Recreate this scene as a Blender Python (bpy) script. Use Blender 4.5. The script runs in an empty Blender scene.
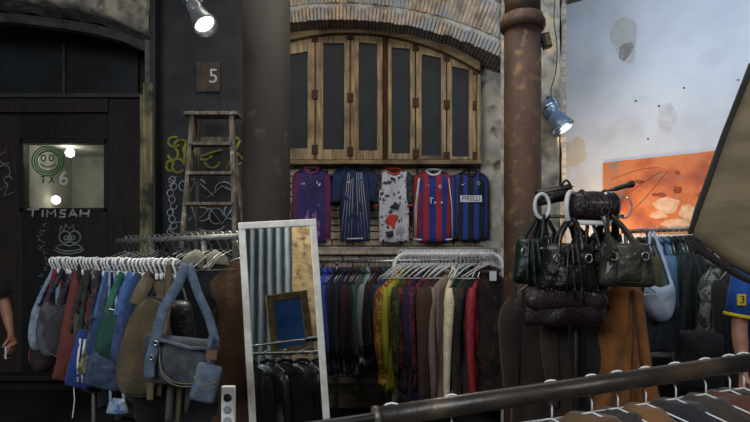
import bpy, math, random
from mathutils import Vector, Matrix, noise
random.seed(7)
PI = math.pi
SC = bpy.context.scene
COL = SC.collection
F = 560.0; HY = 252.0; EYE = 1.55
def P(px, py, Y): return Vector(((px-375)/F*Y, Y, EYE+(HY-py)/F*Y))
# ------------------------------------------------------------------ camera
cam = bpy.data.cameras.new('camera'); cam_o = bpy.data.objects.new('camera', cam); COL.objects.link(cam_o)
cam_o.location = (0, 0, EYE); cam_o.rotation_euler = (PI/2, 0, 0)
cam.sensor_width = 36; cam.lens = 36*F/750; cam.shift_y = (HY-211)/750; cam.clip_start = 0.05
SC.camera = cam_o
# ------------------------------------------------------------------ world and exposure
SC.view_settings.view_transform = 'Standard'; SC.view_settings.look = 'None'
SC.view_settings.gamma = 1; SC.view_settings.use_curve_mapping = False
SC.view_settings.exposure = -0.35
w = bpy.data.worlds.new('world'); SC.world = w; w.use_nodes = True
w.node_tree.nodes['Background'].inputs[0].default_value = (0.55, 0.68, 0.9, 1)
w.node_tree.nodes['Background'].inputs[1].default_value = 0.10
# ------------------------------------------------------------------ lights
def aim(o, tgt): o.rotation_euler = (Vector(tgt)-o.location).to_track_quat('-Z', 'Y').to_euler()
def area(name, loc, tgt, sx, sy, power, col, spread=180):
    l = bpy.data.lights.new(name, 'AREA'); l.shape = 'RECTANGLE'; l.size = sx; l.size_y = sy; l.energy = power; l.color = col; l.spread = math.radians(spread)
    o = bpy.data.objects.new(name, l); COL.objects.link(o); o.location = loc; aim(o, tgt); return o
def spot(name, loc, tgt, power, col, ang, blend=.6, rad=.05):
    l = bpy.data.lights.new(name, 'SPOT'); l.energy = power; l.color = col; l.spot_size = math.radians(ang); l.spot_blend = blend; l.shadow_soft_size = rad
    o = bpy.data.objects.new(name, l); COL.objects.link(o); o.location = loc; aim(o, tgt); return o
area('entrance_daylight', (-2.3, -1.6, 3.1), (0.5, 5.2, 1.9), 2.0, 1.4, 170, (.86, .93, 1.0))
area('added_fill_right', (2.9, -1.6, 3.9), (0.2, 4.5, 1.5), 1.8, 1.4, 95, (.90, .94, 1.0))  # soft fill added from the right, stands for no known source
area('added_mirror_fill', (1.6, -2.2, 4.2), (0.2, -4.0, 1.8), 1.6, .8, 120, (1.0, .95, .88))  # added light, brightens the rear wall and curtain that the mirror reflects
area('ceiling_glow', (0.0, 3.4, 4.3), (0.2, 4.6, 1.2), 2.6, .5, 62, (1.0, .95, .88))
area('wall_wash', (2.5, 3.6, 4.3), (3.1, 6.0, 2.6), 1.8, .5, 60, (.62, .78, 1.0), 150)
LAMP_A = P(206, 24, 3.0); LAMP_B = P(562, 123, 5.0)
spot('lamp_beam', P(207, 29, 2.98), P(250, 420, 2.2), 90, (1, .93, .82), 85, .8)
spot('pendant_beam', P(566, 130, 4.97), P(660, 190, 6.0), 50, (1, .84, .64), 130, .9)
pl = bpy.data.lights.new('warm_bulb', 'POINT'); pl.energy = 36; pl.color = (1, .66, .38); pl.shadow_soft_size = .08
plo = bpy.data.objects.new('warm_bulb', pl); COL.objects.link(plo); plo.location = P(592, 238, 5.55)

# ------------------------------------------------------------------ mirror geometry (needed for what it reflects)
yaw = math.radians(9); roll = math.radians(3.6); lean = math.radians(6.5)
r0 = Vector((math.cos(yaw), math.sin(yaw), 0))
back = Vector((-math.sin(yaw), math.cos(yaw), 0))
u0 = Vector((0, 0, 1))*math.cos(lean)+back*math.sin(lean)
MU = (u0*math.cos(roll)-r0*math.sin(roll)).normalized()
MR = (r0*math.cos(roll)+u0*math.sin(roll)).normalized()
MN = MR.cross(MU).normalized()            # towards the camera
if MN.y > 0: MN = -MN
MT = P(277.5, 221, 2.95)
def reflect(p): return p-2*(p-MT).dot(MN)*MN

# ------------------------------------------------------------------ materials
def lin(h):
    if isinstance(h, str):
        h = h.lstrip('#'); c = [int(h[i:i+2], 16)/255 for i in (0, 2, 4)]
        return tuple(((x+.055)/1.055)**2.4 if x > .04045 else x/12.92 for x in c)+(1,)
    return tuple(h)+(1,)
MATS = {}
def mat(name, c1, c2=None, rough=.85, metal=0, tex='noise', scale=8., bump=.25, stretch=(1,1,1), bscale=None, stops=None, detail=4, emit=0, coat=0, lo=.35, hi=.65, trans=0, sheen=0, alpha=1, freq=10, axis=0, dirt=None, rot=(0,0,0)):
    if name in MATS: return MATS[name]
    m = bpy.data.materials.new(name); m.use_nodes = True; MATS[name] = m
    nt = m.node_tree; N = nt.nodes; L = nt.links; b = N['Principled BSDF']
    b.inputs['Roughness'].default_value = rough; b.inputs['Metallic'].default_value = metal
    b.inputs['Coat Weight'].default_value = coat
    b.inputs['Transmission Weight'].default_value = trans
    b.inputs['Sheen Weight'].default_value = sheen
    b.inputs['Alpha'].default_value = alpha
    tc = N.new('ShaderNodeTexCoord'); mp = N.new('ShaderNodeMapping'); L.new(tc.outputs['Object'], mp.inputs[0])
    mp.inputs['Scale'].default_value = stretch; mp.inputs['Rotation'].default_value = rot
    c2 = c2 or c1
    ramp = N.new('ShaderNodeValToRGB'); e = ramp.color_ramp.elements
    def setstops(st, const=False):
        while len(e) > 1: e.remove(e[-1])
        e[0].position = st[0][0]; e[0].color = lin(st[0][1])
        for p, c in st[1:]:
            q = e.new(p); q.color = lin(c)
        if const: ramp.color_ramp.interpolation = 'CONSTANT'
    fac = None
    if tex == 'noise':
        n = N.new('ShaderNodeTexNoise'); n.inputs['Scale'].default_value = scale; n.inputs['Detail'].default_value = detail
        L.new(mp.outputs[0], n.inputs['Vector']); fac = n.outputs['Fac']; setstops(stops or [(lo, c1), (hi, c2)])
    elif tex == 'voronoi':
        n = N.new('ShaderNodeTexVoronoi'); n.inputs['Scale'].default_value = scale
        nz = N.new('ShaderNodeTexNoise'); nz.inputs['Scale'].default_value = scale*1.3
        mx = N.new('ShaderNodeMixRGB'); mx.inputs[0].default_value = .12; L.new(mp.outputs[0], mx.inputs[1]); L.new(nz.outputs['Color'], mx.inputs[2]); L.new(mp.outputs[0], nz.inputs['Vector'])
        L.new(mx.outputs[0], n.inputs['Vector']); 
        sp = N.new('ShaderNodeSeparateColor'); L.new(n.outputs['Color'], sp.inputs[0]); fac = sp.outputs[0]
        setstops(stops or [(0, c1), (.5, c2)], True)
    elif tex == 'stripe':
        sx = N.new('ShaderNodeSeparateXYZ'); L.new(mp.outputs[0], sx.inputs[0])
        ma = N.new('ShaderNodeMath'); ma.operation = 'MULTIPLY_ADD'; ma.inputs[1].default_value = freq; ma.inputs[2].default_value = 100.; L.new(sx.outputs[axis], ma.inputs[0])
        fr = N.new('ShaderNodeMath'); fr.operation = 'FRACT'; L.new(ma.outputs[0], fr.inputs[0]); fac = fr.outputs[0]
        setstops(stops or [(0, c1), (.5, c2)], True)
    elif tex == 'wood':
        n = N.new('ShaderNodeTexNoise'); n.inputs['Scale'].default_value = scale; n.inputs['Detail'].default_value = 8
        L.new(mp.outputs[0], n.inputs['Vector']); fac = n.outputs['Fac']; setstops(stops or [(lo, c1), (hi, c2)])
    elif tex == 'brick':
        n = N.new('ShaderNodeTexBrick'); n.inputs['Scale'].default_value = scale
        n.inputs['Color1'].default_value = lin(c1); n.inputs['Color2'].default_value = lin(c2); n.inputs['Mortar'].default_value = lin(stops or '#77726a')
        n.inputs['Mortar Size'].default_value = .012; n.inputs['Brick Width'].default_value = .26; n.inputs['Row Height'].default_value = .075
        sx = N.new('ShaderNodeSeparateXYZ'); cx = N.new('ShaderNodeCombineXYZ'); L.new(mp.outputs[0], sx.inputs[0])
        ad = N.new('ShaderNodeMath'); L.new(sx.outputs[0], ad.inputs[0]); L.new(sx.outputs[1], ad.inputs[1])
        L.new(ad.outputs[0], cx.inputs[0]); L.new(sx.outputs[2], cx.inputs[1]); L.new(cx.outputs[0], n.inputs['Vector'])
    if fac is not None:
        L.new(fac, ramp.inputs[0]); cout = ramp.outputs[0]
    else: cout = n.outputs['Color']
    if dirt:
        dn = N.new('ShaderNodeTexNoise'); dn.inputs['Scale'].default_value = dirt[1]; dn.inputs['Detail'].default_value = 6; L.new(tc.outputs['Object'], dn.inputs['Vector'])
        dr = N.new('ShaderNodeValToRGB'); dr.color_ramp.elements[0].position = dirt[2]; dr.color_ramp.elements[1].position = dirt[3]; L.new(dn.outputs['Fac'], dr.inputs[0])
        mx = N.new('ShaderNodeMixRGB'); L.new(dr.outputs[0], mx.inputs[0]); L.new(cout, mx.inputs[1]); mx.inputs[2].default_value = lin(dirt[0]); cout = mx.outputs[0]
    L.new(cout, b.inputs['Base Color'])
    if bump:
        bn = N.new('ShaderNodeTexNoise'); bn.inputs['Scale'].default_value = bscale or scale*2; bn.inputs['Detail'].default_value = 6; L.new(mp.outputs[0], bn.inputs['Vector'])
        bp = N.new('ShaderNodeBump'); bp.inputs['Strength'].default_value = bump; bp.inputs['Distance'].default_value = .02
        L.new(bn.outputs['Fac'], bp.inputs['Height']); L.new(bp.outputs[0], b.inputs['Normal'])
        if tex in ('brick',):
            bp2 = N.new('ShaderNodeBump'); bp2.inputs['Strength'].default_value = .7; bp2.inputs['Distance'].default_value = .02; bp2.invert = True
            L.new(n.outputs['Fac'], bp2.inputs['Height']); L.new(bp.outputs[0], bp2.inputs['Normal']); L.new(bp2.outputs[0], b.inputs['Normal'])
    if emit:
        b.inputs['Emission Color'].default_value = lin(c1); b.inputs['Emission Strength'].default_value = emit
    return m
def tone(c, d=.12, k=.92):
    g = .3*c[0]+.5*c[1]+.2*c[2]; return tuple((x*(1-d)+g*d)*k for x in c[:3])
def cloth(hexc, name=None, rough=.9, bump=.7, dark=.6):
    """plain woven cloth with a slight unevenness of dye and soft vertical folds"""
    c = tone(lin(hexc)); c2 = tuple(x*dark for x in c[:3])
    return mat(name or 'cloth_'+hexc.strip('#'), c[:3], c2, rough=rough, scale=14, bump=bump, stretch=(1, 1, .28), bscale=34, sheen=.08)
def leather(hexc, rough=.42):
    c = lin(hexc); c2 = tuple(x*.6 for x in c[:3])
    return mat('leather_'+hexc.strip('#'), c[:3], c2, rough=rough, scale=20, bump=.3, bscale=60, coat=.15)
def suede(hexc):
    c = lin(hexc); c2 = tuple(x*.62 for x in c[:3])
    return mat('suede_'+hexc.strip('#'), c[:3], c2, rough=.95, scale=9, bump=.5, bscale=50, sheen=.1)
def denim(hexc):
    c = tone(lin(hexc), .15, 1.0); c2 = tuple(min(1, x*1.8+.008) for x in c[:3])
    return mat('denim_'+hexc.strip('#'), c[:3], c2, rough=.9, scale=26, bump=.3, bscale=160, detail=8)
def printed(key, cols, scale=38, tex='voronoi', stretch=(1,1,.8)):
    st = [(i/len(cols), c) for i, c in enumerate(cols)]
    return mat('print_'+key, cols[0], tex=tex, scale=scale, bump=.3, bscale=30, stops=st, stretch=stretch)
M_wood = mat('old_shutter_wood', '#66543a', '#a08661', tex='wood', scale=7, stretch=(5,5,.5), bump=.3, rough=.75, dirt=('#3a2a18', 3, .52, .75))
M_woodH = mat('old_beam_wood', '#63523a', '#937b56', tex='wood', scale=7, stretch=(.5,5,5), bump=.35, rough=.8, dirt=('#3f3120', 4, .5, .72))
M_hinge = mat('rusty_hinge', '#2c1c12', '#4a2c1a', rough=.7, metal=.5, scale=30)
M_dglass = mat('dark_dusty_glass', '#0a0c0f', '#15191d', rough=.75, scale=5, bump=.03)
M_chrome = mat('chrome', '#b9b9b6', '#9a9a98', rough=.28, metal=1, bump=.03)
M_wire = mat('galvanised_wire', '#c8c8c4', '#9c9c98', rough=.35, metal=.9, bump=0)
M_whitewire = mat('white_coated_wire', '#dedede', '#c4c4c2', rough=.5, bump=0)
M_whiteplast = mat('white_plastic', '#e8e8e6', '#d2d2d0', rough=.35, bump=0)
M_clear = mat('clear_plastic', '#b9c4c6', '#a4aeb2', rough=.15, bump=0, trans=.6)
M_iron = mat('dark_iron', '#1c1a18', '#2c2622', rough=.6, metal=.4)
M_black = mat('black_paint', '#0c0c0d', '#161617', rough=.6)
M_steel = mat('worn_steel', '#6a645b', '#4a453d', rough=.42, metal=.45, scale=12, bump=.15, dirt=('#3a2f26', 9, .5, .7))
M_galv = mat('galvanised_tube', '#8f8f8a', '#6a6a66', rough=.45, metal=.4, scale=40, bump=.2)
M_white = mat('white_cloth', '#d8d6d2', '#bfbdb9', scale=12, bump=.3, bscale=20)
M_skin = mat('skin', '#a77660', '#8f6350', rough=.55, scale=20, bump=.05)
M_hair = mat('dark_hair', '#17110d', '#2a1e16', rough=.6, scale=60, bump=.4, stretch=(1,1,.2))

# ------------------------------------------------------------------ mesh helpers
class MB:
    def __init__(s): s.v = []; s.f = []
    def add(s, v, f):
        k = len(s.v); s.v += [Vector(p) for p in v]; s.f += [tuple(i+k for i in q) for q in f]; return s
    def box(s, c, d, R=None, bev=0):
        c = Vector(c); x, y, z = [q/2 for q in d]; v = []
        for sx, sy, sz in ((-1,-1,-1),(1,-1,-1),(1,1,-1),(-1,1,-1),(-1,-1,1),(1,-1,1),(1,1,1),(-1,1,1)):
            p = Vector((sx*x, sy*y, sz*z))
            if R is not None: p = R @ p
            v.append(c+p)
        return s.add(v, [(0,3,2,1),(4,5,6,7),(0,1,5,4),(1,2,6,5),(2,3,7,6),(3,0,4,7)])
    def beam(s, a, b, wx, wy, upv=(0,1,0)):
        """rectangular bar from a to b; wx across, wy along upv"""
        a = Vector(a); b = Vector(b); t = (b-a).normalized(); up = Vector(upv); sd = t.cross(up)
        if sd.length < 1e-4: sd = t.cross(Vector((1,0,0)))
        sd.normalize(); up = sd.cross(t).normalized(); v = []
        for q in (a, b):
            for i, j in ((-1,-1),(1,-1),(1,1),(-1,1)): v.append(q+sd*i*wx/2+up*j*wy/2)
        return s.add(v, [(3,2,1,0),(4,5,6,7),(0,1,5,4),(1,2,6,5),(2,3,7,6),(3,0,4,7)])
    def tube(s, path, r, n=8, closed=False, flat=None):
        path = [Vector(p) for p in path]; m = len(path); v = []; f = []
        rr = r if isinstance(r, (list, tuple)) else [r]*m
        pt = None
        for i, p in enumerate(path):
            if closed: t = path[(i+1) % m]-path[i-1]
            else: t = path[min(i+1, m-1)]-path[max(i-1, 0)]
            if t.length < 1e-9: t = Vector((0,0,1))
            t.normalize()
            if pt is None:
                a = t.orthogonal().normalized() if flat is None else (Vector(flat)-t*t.dot(Vector(flat))).normalized()
            else:
                a = (a-t*a.dot(t))
                a = a.normalized() if a.length > 1e-6 else t.orthogonal().normalized()
            pt = t; b = t.cross(a)
            k = .35 if flat is not None else 1
            for j in range(n):
                th = 2*PI*j/n; v.append(p+(a*math.cos(th)*k+b*math.sin(th))*rr[i])
        seg = m if closed else m-1
        for i in range(seg):
            for j in range(n):
                i2 = (i+1) % m; j2 = (j+1) % n
                f.append((i*n+j, i*n+j2, i2*n+j2, i2*n+j))
        if not closed:
            f.append(tuple(range(n-1, -1, -1))); f.append(tuple((m-1)*n+j for j in range(n)))
        return s.add(v, f)
    def ribbon(s, path, wd, th, face=(0,-1,0)):
        path = [Vector(p) for p in path]; m = len(path); v = []; f = []; fc = Vector(face)
        for i, p in enumerate(path):
            t = (path[min(i+1, m-1)]-path[max(i-1, 0)]).normalized()
            sd = t.cross(fc)
            if sd.length < .05: sd = Vector((1,0,0))
            sd.normalize(); nn = sd.cross(t).normalized()
            w_ = wd[i] if isinstance(wd, (list, tuple)) else wd
            for a, b in ((-1,-1),(1,-1),(1,1),(-1,1)): v.append(p+sd*a*w_/2+nn*b*th/2)
        for i in range(m-1):
            for j in range(4):
                j2 = (j+1) % 4; f.append((i*4+j, i*4+j2, (i+1)*4+j2, (i+1)*4+j))
        f.append((3,2,1,0)); k = (m-1)*4; f.append((k,k+1,k+2,k+3))
        return s.add(v, f)
    def pillow(s, out, T, c=None, y0=0., amp=.006, seed=0., rings=(1,.93,.78,.52,.25), pw=3, freq=9, flatback=False):
        """soft shape: outline (x,z) filled and inflated along y"""
        n = len(out)
        if c is None: c = (sum(p[0] for p in out)/n, sum(p[1] for p in out)/n)
        v = []; f = []
        for k, sc in enumerate(rings):
            h = T/2*math.sqrt(max(0, 1-sc**pw))
            for side in ((0,) if k == 0 else (-1, 1)):
                for (x, z) in out:
                    X = c[0]+(x-c[0])*sc; Z = c[1]+(z-c[1])*sc
                    wv = amp*noise.noise(Vector((X*freq+seed, Z*freq*.7, seed)))*2
                    yy = h*(.25 if (flatback and side == 1) else 1)
                    v.append((X, y0+side*yy+wv, Z))
        def idx(k, side, j):
            j %= n
            return j if k == 0 else n+(k-1)*2*n+(0 if side < 0 else n)+j
        R = len(rings)
        for k in range(R-1):
            for side in (-1, 1):
                for j in range(n):
                    q = (idx(k,side,j), idx(k,side,j+1), idx(k+1,side,j+1), idx(k+1,side,j))
                    f.append(q if side < 0 else q[::-1])
        k = len(v); v.append((c[0], y0-T/2, c[1])); v.append((c[0], y0+T/2*(.25 if flatback else 1), c[1]))
        for j in range(n):
            f.append((idx(R-1,-1,j), idx(R-1,-1,j+1), k)); f.append((idx(R-1,1,j+1), idx(R-1,1,j), k+1))
        return s.add(v, f)
    def lathe(s, prof, c=(0,0,0), n=24, R=None, cap=True):
        c = Vector(c); v = []; f = []; m = len(prof)
        for r, z in prof:
            for j in range(n):
                p = Vector((r*math.cos(2*PI*j/n), r*math.sin(2*PI*j/n), z))
                if R is not None: p = R @ p
                v.append(c+p)
        for i in range(m-1):
            for j in range(n):
                j2 = (j+1) % n; f.append((i*n+j, i*n+j2, (i+1)*n+j2, (i+1)*n+j))
        if cap: f.append(tuple(range(n-1,-1,-1))); f.append(tuple((m-1)*n+j for j in range(n)))
        return s.add(v, f)
    def prism(s, poly, y0, y1):
        """polygon (x,z) extruded from y0 to y1"""
        n = len(poly); v = [(x, y0, z) for x, z in poly]+[(x, y1, z) for x, z in poly]
        f = [tuple(range(n)), tuple(range(2*n-1, n-1, -1))]
        for j in range(n): j2 = (j+1) % n; f.append((j, n+j, n+j2, j2))
        return s.add(v, f)
    def build(s, name, m, parent=None, smooth=True, world=False, bevel=0, solid=0, sub=0):
        me = bpy.data.meshes.new(name); off = Vector(parent.location) if (world and parent is not None) else Vector((0,0,0))
        me.from_pydata([tuple(p-off) for p in s.v], [], s.f); me.update()
        import bmesh
        bm = bmesh.new(); bm.from_mesh(me); bmesh.ops.recalc_face_normals(bm, faces=bm.faces); bm.to_mesh(me); bm.free()
        o = bpy.data.objects.new(name, me); COL.objects.link(o); me.materials.append(m)
        if smooth:
            for p in me.polygons: p.use_smooth = True
            if smooth == 'angle':
                try: me.set_sharp_from_angle(angle=math.radians(40))
                except Exception: pass
        if parent is not None: o.parent = parent
        if bevel:
            b = o.modifiers.new('bevel', 'BEVEL'); b.width = bevel; b.segments = 2; b.limit_method = 'ANGLE'
        if sub:
            b = o.modifiers.new('sub', 'SUBSURF'); b.levels = sub; b.render_levels = sub
        return o
def thing(name, label, cat, loc=(0,0,0), rz=0, group=None):
    o = bpy.data.objects.new(name, None); COL.objects.link(o); o.location = loc; o.rotation_euler = (0, 0, rz); o.empty_display_size = .05
    o['label'] = label; o['category'] = cat
    if group: o['group'] = group
    return o
def tag(o, label, cat, group=None, kind=None):
    o['label'] = label; o['category'] = cat
    if group: o['group'] = group
    if kind: o['kind'] = kind
    return o
def struct(o, label=None):
    o['kind'] = 'structure'
    if label: o['label'] = label
    return o
def dup(root, loc, rz=None, label=None, group=None):
    r = root.copy(); COL.objects.link(r); r.location = loc
    if rz is not None: r.rotation_euler = (0, 0, rz)
    if label: r['label'] = label
    if group: r['group'] = group
    elif label and ' inside ' in label and 'group' in r: del r['group']
    for ch in list(root.children):
        c = ch.copy(); COL.objects.link(c); c.parent = r
        for g in list(ch.children):
            d = g.copy(); COL.objects.link(d); d.parent = c
    return r
def text(body, size, loc, m, parent=None, ext=.001, rot=(PI/2,0,0), name='lettering', sx=1):
    cu = bpy.data.curves.new(name, 'FONT'); cu.body = body; cu.size = size; cu.extrude = ext; cu.align_x = 'CENTER'; cu.align_y = 'CENTER'
    o = bpy.data.objects.new(name, cu); COL.objects.link(o); cu.materials.append(m)
    o.location = Vector(loc)-(Vector(parent.location) if parent is not None else Vector((0,0,0))); o.rotation_euler = rot; o.scale = (sx, 1, 1)
    dg = bpy.context.evaluated_depsgraph_get(); me = bpy.data.meshes.new_from_object(o.evaluated_get(dg)); me.name = name
    o2 = bpy.data.objects.new(name, me); COL.objects.link(o2); o2.location = o.location; o2.rotation_euler = o.rotation_euler; o2.scale = o.scale
    if not me.materials: me.materials.append(m)
    bpy.data.objects.remove(o); o2.name = name
    if parent is not None: o2.parent = parent
    return o2
def arc(cx, cy, rx, ry, a0, a1, n=16): return [(cx+rx*math.cos(math.radians(a0+(a1-a0)*i/n)), cy-ry*math.sin(math.radians(a0+(a1-a0)*i/n))) for i in range(n+1)]
def strokes(lines, Y, r):
    mb = MB()
    for ln in lines:
        # smooth polyline through px points on a wall at depth Y
        pts = [P(x, y, Y) for x, y in ln]
        mb.tube(pts, r, 6, flat=(0,1,0))
    return mb
def smooth_path(pts, k=6):
    pts = [Vector(p) for p in pts]; out = []
    for i in range(len(pts)-1):
        p0 = pts[max(i-1,0)]; p1 = pts[i]; p2 = pts[i+1]; p3 = pts[min(i+2,len(pts)-1)]
        for j in range(k):
            t = j/k; out.append(.5*((2*p1)+(p2-p0)*t+(2*p0-5*p1+4*p2-p3)*t*t+(-p0+3*p1-3*p2+p3)*t**3))
    out.append(pts[-1]); return out

# ================================================================== STRUCTURE
M_floor = mat('dark_concrete_floor', '#1d1b19', '#2e2b28', rough=.7, scale=4, bump=.2)
M_plaster = mat('painted_plaster_wall', '#b4bac2', '#c2c8cf', rough=.9, scale=1.6, bump=.12, bscale=9, dirt=('#a9adb2', 2.3, .5, .78))
M_brick = mat('old_brick_wall', '#9c8c78', '#b5a48c', tex='brick', scale=1, bump=.5, bscale=24, stops='#8c867c', dirt=('#6c6860', 9, .50, .66))
M_bricksof = mat('brick_arch', '#b09a80', '#6f6458', tex='noise', scale=11, bump=.6, bscale=18, dirt=('#7d8084', 4, .45, .6))
M_rubble = mat('rubble_stone', '#55514a', '#9c9384', scale=9, bump=1.0, bscale=13, detail=8, dirt=('#9b8f7d', 8, .56, .7))
M_grey = mat('grey_rendered_stone', '#7b7974', '#aaa59a', scale=4, bump=.8, bscale=9, detail=8, dirt=('#3b3936', 3, .5, .7))
M_blackwall = mat('black_painted_wall', '#131316', '#26262a', rough=.75, scale=5, bump=.35, bscale=14, dirt=('#33322f', 12, .66, .8))
M_ceil = mat('grey_vault_plaster', '#57544f', '#6d6962', rough=.95, scale=3, bump=.4)
M_panel = mat('dark_brown_door_panel', '#211913', '#352a20', tex='wood', scale=5, stretch=(6,6,.5), rough=.7)
M_trans = mat('dark_transom_glass', '#14171a', '#2b2f31', rough=.45, scale=2, bump=.04)
M_beam = mat('grey_metal_beam', '#34342f', '#4b4a45', rough=.5, scale=10)

fl = struct(MB().box((0, 1.3, -.05), (12, 12.4, .1)).build('floor', M_floor, smooth=False))
ce = struct(MB().box((0, 1.3, 4.5), (12, 12.4, .2)).build('ceiling', M_ceil, smooth=False))

# back wall of the alcove (Y 5.5) with the segmental window head
YB = 5.5; YF = 5.1
def px_arc(cx, top, R, x0, x1, n, Y):
    pts = []
    for i in range(n+1):
        x = x0+(x1-x0)*i/n; y = top+R-math.sqrt(max(0, R*R-(x-cx)**2)); q = P(x, y, Y); pts.append((q.x, q.z))
    return pts
wall_back = MB().box((0.25, YB+.16, 2.2), (3.3, .2, 4.4)).build('wall_back', M_brick, smooth=False); struct(wall_back, 'weathered brick wall behind the clothing racks')
M_courses = mat('sandy_brick_courses', '#a59279', '#cbbca2', scale=9, bump=.6, bscale=26, dirt=('#77706a', 7, .5, .64))
mb = MB(); z = .25; rw = 0
while z < 2.42:
    hh_ = random.choice((.062, .07, .08)); x = -1.35-random.random()*.1
    while x < 1.2:
        wl2 = random.uniform(.13, .30); mb.box((x+wl2/2, YB+.045+random.uniform(-.012,.008), z+hh_/2), (wl2-.014, .06, hh_-.012)); x += wl2
    z += hh_; rw += 1
co = mb.build('brick_courses', M_courses, wall_back, smooth=False, bevel=.006)
# grey stone lining of the recess to the right of the shutters
q0 = P(480, 0, YB); q1 = P(512, 0, YB)
rs = MB()
NX, NZ = 8, 40
vv = []; ff = []
for i in range(NX+1):
    for j in range(NZ+1):
        x = q0.x+(q1.x-q0.x+.1)*i/NX; z = 4.2*j/NZ
        d = .05*noise.noise(Vector((x*4, z*3, 2)))+.02*noise.noise(Vector((x*13, z*11, 5)))
        vv.append((x, YB-.02-abs(d)*1.2, z))
for i in range(NX):
    for j in range(NZ): a = i*(NZ+1)+j; ff.append((a, a+NZ+1, a+NZ+2, a+1))
rs.add(vv, ff); struct(rs.build('trim_1', mat('pale_grey_stone', '#a3a099', '#cfc8bb', scale=5, bump=.9, bscale=10, detail=8, dirt=('#55524c', 6, .54, .68))), 'grey rough stone reveal right of the shutters')
# front face of the arch wall: spandrel above an arched opening, piers at both sides
arcp = px_arc(340, 19, 360, 236, 506, 30, YF)
xl, xr = P(157, 0, YF).x, P(558, 0, YF).x
poly = [(xl, 4.4), (xl, 0), (arcp[0][0], 0)]+arcp+[(arcp[-1][0], 0), (xr, 0), (xr, 4.4)]
struct(MB().prism(poly, YF, YF+.09).build('wall_center', M_grey, smooth=False), 'grey plastered arch wall over the shutters')
# brick voussoirs along the arch (soffit and face edge)
n = 74; big = px_arc(340, 19, 360, 238, 506, n, YF); c = Vector((P(340, 0, YF).x, 0, P(0, 379, YF).z))
mb = MB()
for i in range(n):
    a = Vector((big[i][0], 0, big[i][1])); b = Vector((big[i+1][0], 0, big[i+1][1])); m_ = (a+b)/2; nr = (m_-c).normalized(); tg = (b-a).normalized()
    h = .11+.03*random.random(); R = Matrix((tg, (0,1,0), nr)).transposed()
    mb.box(m_+nr*(h/2-.012-.01*random.random())+Vector((0, YF+.19+random.uniform(-.012,.012), 0)), ((b-a).length*.84, .44, h), R)
    for e in range(3):
        kk = .15+.30*e; wdt = (b-a).length*(1+kk/4)*.86
        mb.box(m_+nr*(kk+.13)+Vector((0, YF+.02+random.uniform(-.008,.008), 0)), (wdt, .07, .275), R)
struct(mb.build('trim_2', M_bricksof, smooth=False, bevel=.006), 'brick arch ring above the shutters')
# right pier with rough rubble corner, running back to the white wall
def rough_sheet(corners, nu, nv, amp, sd, nrm):
    (a, b, c_, d_) = [Vector(q) for q in corners]; v = []; f = []; nrm = Vector(nrm)
    for i in range(nu+1):
        for j in range(nv+1):
            s_, t_ = i/nu, j/nv; p = (a*(1-s_)+b*s_)*(1-t_)+(d_*(1-s_)+c_*s_)*t_
            k = noise.noise(p*5+Vector((sd,0,0)))+.5*noise.noise(p*13+Vector((0,sd,0)))
            v.append(p+nrm*amp*(k+.5))
    for i in range(nu):
        for j in range(nv): q = i*(nv+1)+j; f.append((q, q+nv+1, q+nv+2, q+1))
    return MB().add(v, f)
pA = P(500, 0, YF).x; 
mb = rough_sheet([(pA, YF-.02, 0), (xr, YF-.02, 0), (xr, YF-.02, 4.4), (pA, YF-.02, 4.4)], 16, 70, .035, 3, (0,-1,0))
mb2 = rough_sheet([(xr, YF-.03, 0), (2.1, 6.5, 0), (2.1, 6.5, 4.4), (xr, YF-.03, 4.4)], 14, 60, .03, 9, (1,0,0)); mb.add(mb2.v, mb2.f)
struct(mb.build('trim_3', mat('pier_stone', '#6a655c', '#a39884', scale=10, bump=1.0, bscale=10, detail=8, dirt=('#b39a76', 6, .56, .68))), 'rough stone pier beside the white wall')
# brick ledge under the jerseys
struct(MB().box((P(385,0,YB).x, YB-.01, P(0, 251, YB).z), (2.15, .16, .07)).build('trim_4', M_brick, smooth=False, bevel=.01), 'brick ledge under the football shirts')
# black painted wall left of the column
bx0, bx1 = P(157, 0, 5.0).x, P(246, 0, 5.0).x
wl = struct(MB().box(((bx0+bx1)/2, 5.1, 2.2), (bx1-bx0, .12, 4.4)).build('wall_left', M_blackwall, smooth=False), 'black painted wall behind the ladder')
YW = 5.03
# white wall at right, oblique
wa = Vector((2.09, 6.56, 0)); wb = Vector((4.9, 6.56-.838*2.81, 0)); wd = (wb-wa).normalized(); wn = Vector((wd.y, -wd.x, 0))
if wn.y > 0: wn = -wn
def WP(px, py, off=0.):
    """point on the white wall seen at a pixel"""
    k = (px-375)/F; # x = kY ; wa + s*wd
    s_ = (k*wa.y-wa.x)/(wd.x-k*wd.y); q = wa+wd*s_; return Vector((q.x, q.y, EYE+(HY-py)/F*q.y))+wn*off
mb = MB(); mid = (wa+wb)/2+Vector((0,0,2.2))-wn*.06; Rw = Matrix((wd, -wn, (0,0,1))).transposed()
mb.box(mid, ((wb-wa).length+.2, .12, 4.4), Rw)
wr = struct(mb.build('wall_right', M_plaster, smooth=False), 'pale blue-white plastered wall with stains')
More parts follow.
